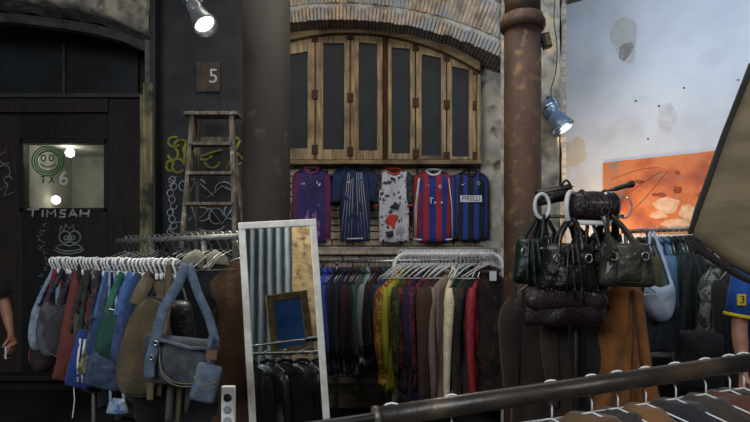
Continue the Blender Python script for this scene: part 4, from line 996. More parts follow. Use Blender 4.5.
for s in (-1, 1): MB().beam(fcen+fx*s*.25+fy*.05+fz*(-FH/2), Vector(((fcen+fx*s*.28).x, (fcen+fx*s*.28).y, 0))+fy*.12, .04, .04).build('easel_leg', Mgilt, tf, world=True, smooth=False)
pts = [fcen+fx*x+fz*z for x, z in ((-.22,-.0),(-.10,.40),(-.22,.40))]
# curtain
Mcur = mat('blue_grey_curtain', '#a9b1b6', '#98a2a8', scale=4, bump=.2, stretch=(1,1,.2))
ca, cb = RV(243, 250, 9.0), RV(292, 250, 9.0); cdir = (cb-ca); cdir.z = 0; clen = cdir.length; cdir.normalize(); cnr = Vector((-cdir.y, cdir.x, 0)); 
ca = ca-cdir*.6; clen += .6
v = []; f = []; nu = 70
ct = thing('curtain', 'pale blue grey curtain reflected at the top left of the mirror', 'curtain', (ca.x, ca.y, 4.35))
for i in range(nu+1):
    for j in range(9):
        p = ca+cdir*clen*i/nu+cnr*.03*math.sin(i*.9+.3*math.sin(j))*(1-.3*j/8); p.z = 4.35-4.3*j/8; v.append(p)
for i in range(nu):
    for j in range(8): a = i*9+j; f.append((a, a+9, a+10, a+1))
MB().add(v, f).build('curtain_cloth', Mcur, ct, world=True)
MB().tube([Vector((ca.x,ca.y,4.34))-cdir*.05, Vector((ca.x,ca.y,4.34))+cdir*(clen+.05)], .02, 10).build('curtain_rod', M_steel, ct, world=True)

# ================================================================== LEFT RACKS
La, Lb = P(52, 261, 3.3), P(178, 264, 2.45)
rack('accessory_rack', 'steel rail carrying the row of shoulder bags at the left', La, Lb, .011, M_galv, posts=(.40,), foot=.25)
Ra, Rb = P(118, 241, 3.45), P(243, 236, 2.95)
rack('clothes_rail', 'worn tubular rail of coats behind the bag rack', Ra, Rb, .016, M_galv, posts=(.3, .72), foot=.25)
def hk(k): return La.lerp(Lb, k)
# white hook clips in a dense row
ht = thing('hanger_hook', 'white plastic hook clipped on the bag rail', 'hook', hk(0), math.atan2((Lb-La).y, (Lb-La).x)+PI/2, 'white hooks on the bag rail')
R_ = .02
MB().tube([(R_*math.cos(a), 0, R_*math.sin(a)) for a in [math.radians(-60+i*24) for i in range(13)]]+[(-R_*.3,0,-R_*1.6),(0,0,-R_*2.4)], .0055, 8).build('hook_loop', M_whiteplast, ht)
MB().lathe([(0,-.075),(.009,-.07),(.010,-.05),(.006,-.044),(0,-.043)], n=10).build('swivel_clip', M_whiteplast, ht)
brz = ht.rotation_euler.z
ks = [.01+.98*(i/33) for i in range(34)]
ht.location = hk(ks[0])
for k in ks[1:]: dup(ht, hk(k)+Vector((0,0,random.uniform(-.002,.004))), brz+random.uniform(-.5,.5))
scarf = printed('scarf', ['#1a1720','#2b2430','#14121a','#5a4a52','#20202c'], 60); scarf2 = printed('scarf_green', ['#15201a','#22382a','#3a2022','#141a18'], 60)
m_gp = printed('grey_patch', ['#3c3d42','#4a4c52','#33343a'], 14)
def hkp(k): return hk(k)+Vector((0,0,-.05))
def lbag(label, cx, y0, y1, wp, Y, k, *a, **kw):
    kk = min(.97, max(.03, (cx+16-52)/126)); kw.setdefault('rollt', .20); kw['rz'] = kw.get('rz', .3)*.6; kw['sw'] = kw.get('sw', .03)*1.25
    return bag(label, cx, y0, y1, wp*1.12, Y, hkp(kk), *a, **kw)
lbag('red and black round bag hanging lowest at the left end of the rack', 44, 343, 371, 25, 3.25, .02, mat('black_red', '#1a0e12', '#241216', scale=10), cloth('#8c1826'), kind='hobo', piping=cloth('#8c1826'), sw=.02, rz=.3, T=.08)
lbag('pale denim crescent bag at the left end of the rack', 42, 303, 351, 22, 3.2, .08, denim('#65727e'), denim('#5c6e80'), sw=.018, rz=.5, T=.08, zipm=M_steel)
lbag('grey patchwork crescent bag next to the pale denim one', 54, 300, 357, 28, 3.12, .16, m_gp, scarf, sw=.03, strap='braid', rz=.4, piping=cloth('#2a2a2e'), zipm=M_steel)
lbag('dark grey quilted crescent bag with braided scarf strap', 69, 302, 358, 32, 3.05, .24, cloth('#38343a'), scarf, kind='oval', sw=.034, strap='braid', rz=.35, piping=cloth('#55525a'))
lbag('rust red corduroy bag with a long red strap', 73, 334, 382, 27, 2.92, .36, cloth('#66261e'), cloth('#6e2a20'), kind='box', sw=.04, rz=.25, T=.08)
lbag('olive green crescent bag tucked behind the striped one', 83, 312, 350, 22, 2.97, .34, cloth('#4a5344'), scarf2, sw=.03, strap='braid', rz=.4)
lbag('blue bag with three white stripes in the middle of the rack', 84, 329, 388, 24, 2.84, .42, cloth('#173a8c'), scarf2, kind='trap', sw=.026, strap='braid', rz=.35, stripes=M_white, T=.09)
lbag('pink crocheted pouch hanging above the camouflage bag', 103, 306, 326, 12, 2.80, .48, cloth('#9a2e5a'), cloth('#9a2e5a'), kind='round', sw=.012, rz=.2, T=.05, name='pouch')
lbag('beige camouflage bag beside the striped blue one', 94, 330, 375, 20, 2.80, .47, printed('camo2', ['#5d5a48','#7a745c','#3a3c30','#8a8468'], 40), scarf, kind='trap', sw=.03, strap='braid', rz=.35)
lbag('bright blue crescent bag behind the green corduroy one', 104, 312, 360, 26, 2.78, .56, cloth('#1a3f74'), denim('#274a7c'), kind='oval', sw=.024, rz=.4)
lbag('navy denim square bag under the green corduroy one', 107, 352, 389, 36, 2.74, .60, denim('#26344c'), denim('#26344c'), kind='box', sw=.03, rz=.15, pocket=(.6,.55,.2))
lbag('dark green corduroy crescent bag with teal strap', 118, 308, 359, 34, 2.66, .68, cloth('#13463c'), cloth('#14604e'), kind='oval', sw=.026, rz=.25, zipm=M_chrome, piping=cloth('#0f3a32'))
lbag('slate blue bag behind the green one with a wide strap', 127, 306, 370, 26, 2.64, .74, denim('#203456'), denim('#2b4c80'), sw=.04, rz=.4)
lbag('black crescent bag between the green and tan suede ones', 133, 318, 390, 26, 2.6, .80, cloth('#12131c'), cloth('#20466e'), sw=.032, rz=.35)
lbag('tan suede crescent bag left of the denim bag', 144, 296, 396, 38, 2.50, .88, suede('#564832'), suede('#5e5038'), T=.1, sw=.05, rz=.3, piping=suede('#3c3224'), kind='oval')
lbag('black slouchy bag hanging lowest under the tan suede one', 146, 352, 404, 52, 2.62, .84, cloth('#101014'), cloth('#101014'), sw=.03, rz=.1, T=.1)
# denim jeans bag
dj = bag('grey blue jeans bag with wide denim strap and metal eyelets', 179, 336, 386, 68, 2.36, None, denim('#2c3036'), denim('#3a4654'), kind='trapup', T=.09, sw=.06, zipm=None, rollt=math.radians(7))
for dz_ in (0, .012): MB().tube(smooth_path([(-.07,-.052,.165-dz_),(-.05,-.058,.08-dz_),(.0,-.056,.035-dz_),(.06,-.056,.03-dz_),(.10,-.05,.04-dz_)], 5), .0022, 5).build('pocket_seam', cloth('#8a7a60'), dj)
top = P(172, 266, 2.4); dn = denim('#3e4c5e')
for (pts, w_) in (([P(172,264,2.38), P(164,288,2.35), P(154,312,2.33), P(150,338,2.30), P(147,368,2.30), P(148,380,2.3)], .042), ([P(174,264,2.38), P(186,290,2.35), P(200,314,2.34), P(210,338,2.34)], .034)):
    MB().ribbon([p-Vector(dj.location) for p in smooth_path(pts, 5)], w_, .008).build('strap', dn, dj)
for (x, y) in ((150,345),(147.5,360)):
    q = P(x, y, 2.285)-Vector(dj.location); MB().tube([q+Vector((.009*math.cos(a),0,.009*math.sin(a))) for a in [2*PI*i/12 for i in range(12)]], .0035, 6, closed=True).build('eyelet', M_chrome, dj)
q = P(207, 350, 2.30)-Vector(dj.location); MB().box(q, (.045,.006,.04)).build('leather_label', suede('#6a4a2c'), dj, smooth=False, bevel=.002)
MB().tube([P(x,y,2.30)-Vector(dj.location) for x, y in ((150,341),(165,343),(185,346),(205,344))], .008, 8).build('waistband', denim('#3a424e'), dj)
o_ = P(201, 402, 2.3)
tk = thing('denim_pouch', 'small blue denim pouch hanging from the jeans bag', 'pouch', o_); tk.rotation_euler = (0, math.radians(14), 0)
MB().pillow(outline('box', .105, .16), .045).build('pouch_body', denim('#3f4b5a'), tk)
MB().tube([(-.048, -.02, .10), (0, -.024, .075), (.048, -.02, .10)], .003, 6).build('flap_seam', cloth('#8a7450'), tk)
MB().ribbon([(0,.0,.14),(-.02,.0,.20),(-.03,.01,.27)], .014, .004).build('cord', dn, tk)
# tan fringe / belts hanging
for i, (x, y0, y1, c_, nm) in enumerate(((150,374,400,'#6a5a3a','short tan fabric strip below the jeans bag strap'),(158,376,396,'#5a4c34','brown fabric strip under the jeans bag'),(168,380,420,'#4a4438','olive grey belt hanging under the jeans bag'),(176,380,424,'#5f523c','khaki belt hanging under the jeans bag'),(184,384,412,'#4c4638','dark khaki belt under the denim pouch'))):
    Yb = 2.42+.03*i; t = thing('hanging_belt', nm, 'belt', P(x, 262, Yb)); o = Vector(t.location)
    MB().ribbon([p-o for p in smooth_path([P(170, 262, 2.47), P(166, 320, Yb+.03), P(x+2, y0, Yb), P(x, y1, Yb)], 6)], .028, .004).build('belt_strip', cloth(c_), t)
# dangling white cord and hanging baby-blue cloth
t = thing('dangling_cord', 'thin white cord dangling below the striped blue bag', 'cord', P(73, 380, 2.9)); o = Vector(t.location)
MB().tube([p-o for p in smooth_path([P(77, 362, 2.9), P(74, 385, 2.9), P(74.5, 400, 2.9), P(72.5, 418, 2.9)], 6)], .0032, 6).build('cord_line', M_white, t)
bag('small pale blue and white cloth hanging at the bottom of the bag rack', 118, 398, 414, 22, 2.75, P(112, 266, 2.8), printed('blue_white', ['#8a98a8','#4a6a9a','#9aa6b2'], 40), kind='trap', sw=.012, T=.04, name='folded_cloth', cat='cloth')
bag('black low bag hanging behind the navy denim one', 100, 372, 392, 60, 2.95, hk(.3), cloth('#121217'), kind='hobo', sw=.02)
# upper rail coats and empty wire hangers
lh = None
UL = [(126,None),(131,None),(136,None),(141,None),(146,None),(151,None),(157,None),(162,None),(168,None),(174,None),(180,None),(187,None),(194,None),(201,None),(208,None),(215,None),(223,None),(230,None),(236,None)]
for x, _ in UL:
    p = Ra.lerp(Rb, (x-118)/125); yw = math.radians(48+random.uniform(-16, 16))
    if lh is None: lh = make_hanger('empty wire hanger on the upper left rail', M_wire, p, yw, .36, 'wire hangers on the upper left rail', r=.003, drop=.10)
    else: dup(lh, p, yw)
def ur(x, dz=0): return Ra.lerp(Rb, (x-118)/125)+Vector((0,0,dz))
garment('coat', 'black coat hanging behind the jeans bag on the upper left rail', 'coat', ur(180), math.radians(25), .44, 1.05, cloth('#131318'), T=.12, sleeve=.6, slw=.06, collar=cloth('#1c1c22'), group='coats on the upper left rail')
garment('coat', 'dark olive coat behind the tan suede bag on the upper left rail', 'coat', ur(158), math.radians(28), .42, .95, cloth('#24241c'), T=.1, sleeve=.55, slw=.055, group='coats on the upper left rail')
garment('coat', 'navy coat behind the bags on the upper left rail', 'coat', ur(136), math.radians(30), .40, .9, cloth('#151b28'), T=.1, sleeve=.5, slw=.05, group='coats on the upper left rail')
garment('jacket', 'denim blue jacket behind the jeans bag strap', 'jacket', ur(186, -.05)+Vector((0,-.02,0)), math.radians(20), .38, .6, denim('#2b3e58'), T=.1, sleeve=.5, collar=denim('#2b3e58'), group='coats on the upper left rail')
cj = garment('jacket', 'dark jacket with a wide cream collar beside the mirror', 'jacket', ur(213)+Vector((0,-.06,.0)), math.radians(14), .40, .95, cloth('#17181c'), T=.11, sleeve=.62, slw=.055, group='coats on the upper left rail')
for s in (-1, 1):
    MB().pillow([(0,-.01),(s*.05,.02),(s*.11,-.02),(s*.13,-.07),(s*.05,-.06),(s*.01,-.10)], .035, y0=-.05).build('collar', cloth('#8f8672'), cj).location = (0, 0, -.085)
vt = garment('suede_vest', 'brown suede waistcoat with dark piping beside the mirror', 'waistcoat', P(238, 246, 3.02), math.radians(6), .36, 1.12, suede('#553b26'), T=.10, waist=.94, flare=1.06, group='coats on the upper left rail', seed=4)
MB().tube(smooth_path([(-.155,-.045,-.24), (-.10,-.058,-.30), (-.095,-.06,-.38), (-.12,-.058,-.44), (-.155,-.04,-.47)], 5), .006, 6).build('armhole_piping', suede('#2a1c12'), vt)
dup(lh, P(238, 246, 3.02), math.radians(6), 'wire hanger inside the brown suede waistcoat', 'hangers inside coats')
bag('black leather bag hanging in front of the black coat', 172, 300, 352, 52, 2.62, ur(170, -.03), leather('#131216'), kind='trap', T=.1, sw=.02, name='handbag')
# power strip
tp_ = thing('power_strip', 'white power strip with round sockets hanging beside the mirror', 'power strip', P(228.5, 430, 2.55)); o = Vector(tp_.location)
hh = 42/F*2.55
MB().box((0,0,hh/2), (.062,.03,hh+.02)).build('strip_body', M_whiteplast, tp_, smooth=False, bevel=.006)
for i, y in enumerate((397, 409, 420)):
    z = (430-y)/F*2.55; mb = MB().tube([(.021*math.cos(a), -.016, z+.021*math.sin(a)) for a in [2*PI*k/18 for k in range(18)]], .0025, 6, closed=True)
    so = mb.build('socket', M_whiteplast, tp_); MB().lathe([(0,0),(.019,0),(.019,.001),(0,.001)], (0,-.0165,z), 18, Matrix.Rotation(PI/2,3,'X')).build('socket_face', mat('socket_grey', '#8d8d8a', '#8d8d8a', bump=0) if i else M_black, so)
MB().tube(smooth_path([(0,0,0), (.0,.02,-.1), (.03,.1,-.4), (.05,.2,-.73)], 5), .005, 6).build('cable', M_black, tp_)
# ================================================================== HANDBAG STAND
Ys = 2.85
sc = P(576, 214, Ys); st = thing('handbag_stand', 'upright stand with white ring hooks holding the handbags', 'display stand', (sc.x, Ys, 0))
MB().tube([(0,0,.03),(0,0,sc.z)], .014, 12).build('pole', M_iron, st)
MB().lathe([(.0,0),(.22,0),(.22,.02),(.03,.035),(0,.035)], n=28).build('base', M_iron, st)
MB().tube([(-.22,0,sc.z-.012),(.24,0,sc.z-.012)], .010, 10).build('cross_arm', M_steel, st)
MB().tube([(-.02,-.06,P(0,223,Ys).z),(.15,-.06,P(0,224,Ys).z)], .013, 10).build('white_bar', M_whiteplast, st)
def ring(cx, cy, rx, ry, r, m, yw, nm='ring_hook'):
    q = P(cx, cy, Ys-.03)-Vector(st.location); a = rx/F*Ys; b = ry/F*Ys; d = Vector((math.cos(yw), math.sin(yw), 0))
    MB().tube([q+d*a/max(.3, math.cos(yw))*math.cos(th)+Vector((0,0,b*math.sin(th))) for th in [2*PI*i/28 for i in range(28)]], r, 10, closed=True).build(nm, m, st)
ring(542, 206, 8, 12, .009, M_whiteplast, .3); ring(571, 208, 8, 16, .012, M_whiteplast, .9); ring(609, 207, 9, 14, .010, M_whiteplast, .4); ring(624, 207, 8.5, 11, .005, M_clear, .2)
M_pat = mat('black_patent', '#0d0b0c', '#1a1415', rough=.36, scale=18, bump=.8, bscale=30, coat=.15)
M_mar = mat('maroon_patent', '#170d0e', '#291517', rough=.42, scale=18, bump=.9, bscale=40, coat=.15)
M_olv = mat('olive_leather', '#2a291e', '#3b3829', rough=.5, scale=14, bump=.9, bscale=24, coat=.2)
M_grn = mat('dark_green_leather', '#10201a', '#1a2c24', rough=.4, scale=16, bump=.5, bscale=26)
# duffel on top
du = thing('barrel_handbag', 'dark maroon barrel handbag resting on top of the stand', 'handbag', P(593, 222, Ys))
prof = []
rr = .075
MB().lathe([(0,-.125),(rr*.7,-.12),(rr*.97,-.10),(rr,-.05),(rr*1.04,0),(rr,.05),(rr*.97,.10),(rr*.7,.12),(0,.125)], (0,0,.08), 24, Matrix.Rotation(PI/2,3,'Y')).build('bag_body', M_mar, du)
for x in (-.06, .06): MB().tube([(x, rr*1.06*math.cos(a), .08+rr*1.06*math.sin(a)) for a in [2*PI*i/22 for i in range(22)]], .007, 8, closed=True).build('band', leather('#140c0d'), du)
MB().tube(smooth_path([(.05,-.02,.15),(.10,-.04,.165),(.15,-.05,.18),(.185,-.05,.19)], 4), [.008]*4+[.012]*5+[.016,.018,.018,.012], 8).build('handle', leather('#120c0c'), du)
MB().tube([(.03+.02*math.cos(a), -rr-.008, .05+.022*math.sin(a)) for a in [2*PI*i/12 for i in range(12)]], .003, 6, closed=True).build('metal_ring', M_steel, du)
cb_ = thing('clutch_bag', 'black flat clutch bag lying tilted on top of the stand', 'handbag', P(556, 203, Ys+.05)); cb_.rotation_euler = (0, math.radians(-11), .1)
MB().pillow([(x-.0, z) for x, z in outline('box', .2, .085)], .07).build('bag_body', leather('#0f0e11'), cb_)
MB().tube([(-.09,-.038,.065),(0,-.042,.068),(.09,-.036,.066)], .005, 6).build('zip', M_steel, cb_)
MB().tube(smooth_path([(.03,-.01,.07),(.06,-.03,.105),(.09,-.01,.08)], 5), .006, 6).build('handle', leather('#0f0e11'), cb_)
H = lambda x, y, Y=2.82: P(x, y, Y)
b1 = bag('dark green leather bag with long tasselled straps at the left of the stand', 530, 238, 284, 34, 2.80, H(541,214), M_grn, kind='trap', T=.12, sw=.02, name='handbag', tassel=M_grn, buckles=M_chrome)
b2 = bag('large black patent handbag with two handles in the middle of the stand', 567, 243, 294, 62, 2.72, H(571,220), M_pat, kind='trap', T=.16, sw=.026, strap='handles', name='handbag', buckles=M_chrome, pocket=(.55,.5,.12), tassel=M_pat)
b3 = bag('olive leather handbag with long handles and front pocket at the right of the stand', 626, 243, 287, 56, 2.70, H(609,216), M_olv, kind='trap', T=.14, sw=.024, strap='handles', name='handbag', pocket=(.45,.6,.12), buckles=M_chrome, zipm=M_chrome, rz=-.2)
t = thing('leather_tag', 'round olive leather tag dangling from the olive handbag', 'tag', P(607, 262, 2.60)); MB().pillow([(x,z) for x, z in outline('round', .06, .085)], .012).build('tag_disc', M_olv, t)
MB().ribbon([(0,0,.08),(.01,.02,.15),(.012,.1,.22)], .008, .003).build('cord', M_olv, t)
bag('black leather handbag with looped handle behind the olive one', 606, 232, 282, 40, 2.92, H(609,216), leather('#0d0c0f'), kind='trap', T=.1, sw=.03, strap='handles', name='handbag', buckles=M_chrome)
bag('black slouchy handbag between the patent and olive ones', 594, 262, 300, 30, 2.80, H(590,222), leather('#121013'), kind='hobo', T=.1, sw=.018, name='handbag', tassel=leather('#121013'))
bag('dark brown leather satchel with soft flap under the patent handbag', 564, 286, 326, 84, 2.74, H(571,222,2.9), leather('#26171a',.5), kind='box', T=.12, sw=.02, name='satchel', flap=leather('#2c1c1c',.5))
for (cx_, y0_, y1_, w_, Y_, hx, hy, c_, lb) in ((548,232,262,24,2.88,543,216,'#141012','small black pouch bag hanging from the left white ring'),(538,250,290,26,2.90,541,216,'#1a1c16','dark olive bag behind the green one on the stand'),(583,236,266,24,2.90,571,222,'#1c1214','small dark maroon bag behind the patent handbag')):
    bag(lb, cx_, y0_, y1_, w_, Y_, H(hx, hy, 2.86), leather(c_), kind='hobo', T=.09, sw=.02, name='handbag', tassel=leather(c_), buckles=M_chrome, rollt=.15)
# studs and fringe on the patent bag
mb = MB()
for i in range(14): mb.lathe([(0,-.004),(.005,0),(0,.004)], (-.14+.02*i, -.078, .02+.01*math.sin(i)), 6)
mb.build('studs', M_chrome, b2)
# coats under the handbags
def stand_arm(x, y): pass
rack('coat_rail', 'dark rail of brown coats under the handbag stand', P(515, 262, 3.05), P(642, 262, 3.05), .012, M_iron, posts=(0,))
g1 = garment('coat', 'dark brown corduroy coat at the left under the handbags', 'coat', P(548, 262, 3.05), math.radians(10), .42, .82, suede('#2e2018'), T=.14, sleeve=.55, slw=.07, famp=.18, group='coats under the handbags', top=-.10)
g2 = garment('coat', 'brown wool coat in the middle under the handbags', 'coat', P(580, 262, 3.05), math.radians(24), .40, .85, suede('#35251b'), T=.13, sleeve=.55, slw=.06, famp=.2, folds=6, group='coats under the handbags', top=-.10)
g3 = garment('coat', 'tan suede coat flaring out under the olive handbag', 'coat', P(622, 262, 2.98), math.radians(8), .24, .80, suede('#8a5526'), T=.12, sleeve=.0, slw=.06, waist=1.2, flare=1.95, famp=.4, folds=4, group='coats under the handbags', top=-.10)
for s_ in (-1, 1): MB().tube(smooth_path([(.015, -.075, -.14), (.02+s_*.01, -.085, -.35), (.02+s_*.03, -.10, -.60), (.02+s_*.05, -.11, -.88)], 5), .006, 6).build('front_edge', suede('#4a2c14'), g3)
g4 = garment('coat', 'black coat between the brown and tan suede coats', 'coat', P(600, 262, 3.05), math.radians(35), .38, .95, cloth('#0e0d10'), T=.1, sleeve=.5, group='coats under the handbags', top=-.10)
for x, Y_, a_, lb in ((548,3.05,10,'dark brown corduroy coat'),(580,3.05,24,'brown wool coat'),(624,3.0,8,'tan suede coat'),(600,3.05,35,'black coat on the coat rail')): dup(lh, P(x,262,Y_), math.radians(a_), 'wire hanger inside the '+lb, 'hangers under the handbags')

# ================================================================== FOREGROUND RAIL
def fr(px): # axis of the front pipe
    k = (px-376)/374; Y = 1.08+.20*k; return P(px, 417.5-55.5*k, Y)
M_pipe = mat('brown_pipe_paint', '#3a332c', '#28231e', rough=.38, metal=.3, scale=14, bump=.12, dirt=('#5a4c3e', 9, .54, .72))
ft = thing('foreground_rail', 'thick worn steel pipe rail across the lower right foreground', 'clothes rail', (fr(760).x, fr(760).y, 0))
MB().tube([fr(376), fr(780)], .0205, 20).build('outer_pipe', M_pipe, ft, world=True)
MB().tube([fr(376)-(fr(780)-fr(376))*.95, fr(380)], .0105, 14).build('inner_pipe', M_chrome, ft, world=True)
MB().tube([fr(376)-(fr(780)-fr(376))*.005, fr(379)], .0225, 20).build('joint_collar', M_steel, ft, world=True)
for q in (fr(780), fr(376)-(fr(780)-fr(376))*.95):
    MB().tube([(q.x, q.y, 0), q], .018, 14).build('post', M_steel, ft, world=True)
fh = None
for i, (x, dz) in enumerate(((392,0),(452,0),(552,0),(592,0),(618,0),(646,0),(676,0),(706,0),(730,0),(744,0))):
    p = fr(x); yw = math.radians(-40+random.uniform(-7, 7))
    lb = 'thin wire hanger on the foreground pipe, %s from the left' % ['first','second','third','fourth','fifth','sixth','seventh','eighth','ninth','tenth'][i]
    if fh is None: fh = make_hanger(lb, M_whitewire, p, yw, .40, 'wire hangers on the foreground pipe', r=.0020, hook=.0235, drop=.085, neck=.050, hook_yaw=math.radians(-90+36))
    else: dup(fh, p, yw, lb)
for (x, c_, lb) in ((592,'#5f4428','tan brown jacket on the foreground hangers, first from the left'),(618,'#2a2420','dark brown jacket next to the tan one on the foreground hangers'),(646,'#77522c','light brown suede jacket on the foreground hangers'),
    (676,'#1f2024','charcoal jacket after the light brown one on the foreground hangers'),(706,'#3a3028','greyish brown jacket on the foreground hangers'),(730,'#54301e','reddish brown jacket near the right end of the foreground hangers'),(744,'#241f1d','almost black jacket last on the foreground hangers')):
    garment('jacket', lb, 'jacket', fr(x)+Vector((0,0,.012)), math.radians(-40), .43, .62, suede(c_), T=.10, sleeve=.5, slw=.06, group='jackets on the foreground pipe', top=-.075, famp=.12, seed=x*.37)

# big near jacket at the top right
tj = thing('hanging_jacket', 'large olive brown jacket hanging close at the upper right corner', 'jacket', P(830, 300, 1.5)); o = Vector(tj.location)
Mol = mat('olive_canvas', '#7e6f55', '#675a44', scale=8, rough=.9, bump=.35, bscale=7, stretch=(.6,1,2.2))
S_ = 1.5/F
def jp(x, y): return ((x-830)*S_, (300-y)*S_)
outj = [jp(*q) for q in ((690,233),(697,212),(706,188),(714,165),(723,140),(732,117),(742,92),(752,66),(762,40),(774,0),(786,-40),(810,-60),(840,-68),(870,-60),(900,-40),(925,20),(950,100),(975,200),(985,300),(940,322),(880,320),(830,308),(790,293),(765,282),(745,273),(720,257),(704,245))]
MB().pillow(outj, .09, amp=.02, c=jp(835,130), pw=9, rings=(1,.975,.93,.85,.7,.5,.25), freq=5, seed=3).build('body', Mol, tj)
Mdk = cloth('#2a2726')
hem = [jp(*q) for q in ((690,234),(704,246),(720,258),(745,274),(765,283),(790,294),(830,309),(880,321),(940,323),(985,300))]
MB().ribbon([(x, .02, z-.007) for x, z in hem], .011, .03).build('dark_lining', Mdk, tj)
edge = [jp(*q) for q in ((752,64),(742,90),(732,115),(723,138),(714,163),(706,186),(697,210),(690,234))]
MB().ribbon([(x-.004, -.006, z) for x, z in edge], [.010,.010,.009,.009,.008,.008,.007,.005], .014).build('edge_trim', Mdk, tj)
MB().tube(smooth_path([Vector((jp(840,-60)[0],0,jp(840,-60)[1]))+Vector(d) for d in ((0,0,-.02),(0,0,.06),(.02,0,.09),(.03,0,.12),(0,0,.14),(-.02,0,.12))], 4), .004, 6).build('hanger_loop', M_wire, tj)

def jl(x, y, dy=0.): a, b = jp(x, y); return (a, dy, b)
MB().ribbon([jl(842,-40,-.050), jl(843,60,-.056), jl(845,180,-.056), jl(842,300,-.050)], .05, .006).build('placket', Mol, tj)
for y in (-10, 50, 110, 170, 230, 285): MB().lathe([(0,-.003),(.011,-.003),(.011,.002),(0,.003)], jl(843, y, -.062), 14, Matrix.Rotation(PI/2,3,'X')).build('button', Mdk, tj)
for x in (795, 900):
    pk_ = [jp(x-26, 232), jp(x+26, 236), jp(x+26, 196), jp(x+27, 188), jp(x-26, 184)]; MB().pillow(pk_, .02, y0=-.052, amp=.001).build('pocket', Mol, tj)
for s_ in (-1, 1):
    MB().pillow([jp(842,-30), jp(842+s_*14,-5), jp(842+s_*34,-22), jp(842+s_*30,-52), jp(842+s_*10,-64)], .05, y0=-.03, amp=.002).build('collar', Mdk, tj)
MB().tube(smooth_path([jl(905,-25,.0), jl(945,50,.03), jl(975,150,.05), jl(990,235,.04)], 5), [.075-.0022*i for i in range(16)], 14).build('sleeve', Mol, tj)
MB().tube(smooth_path([jl(815,-15,.05), jl(822,50,.12), jl(826,130,.14), jl(830,200,.13)], 5), [.075-.0022*i for i in range(16)], 14).build('sleeve', Mol, tj)
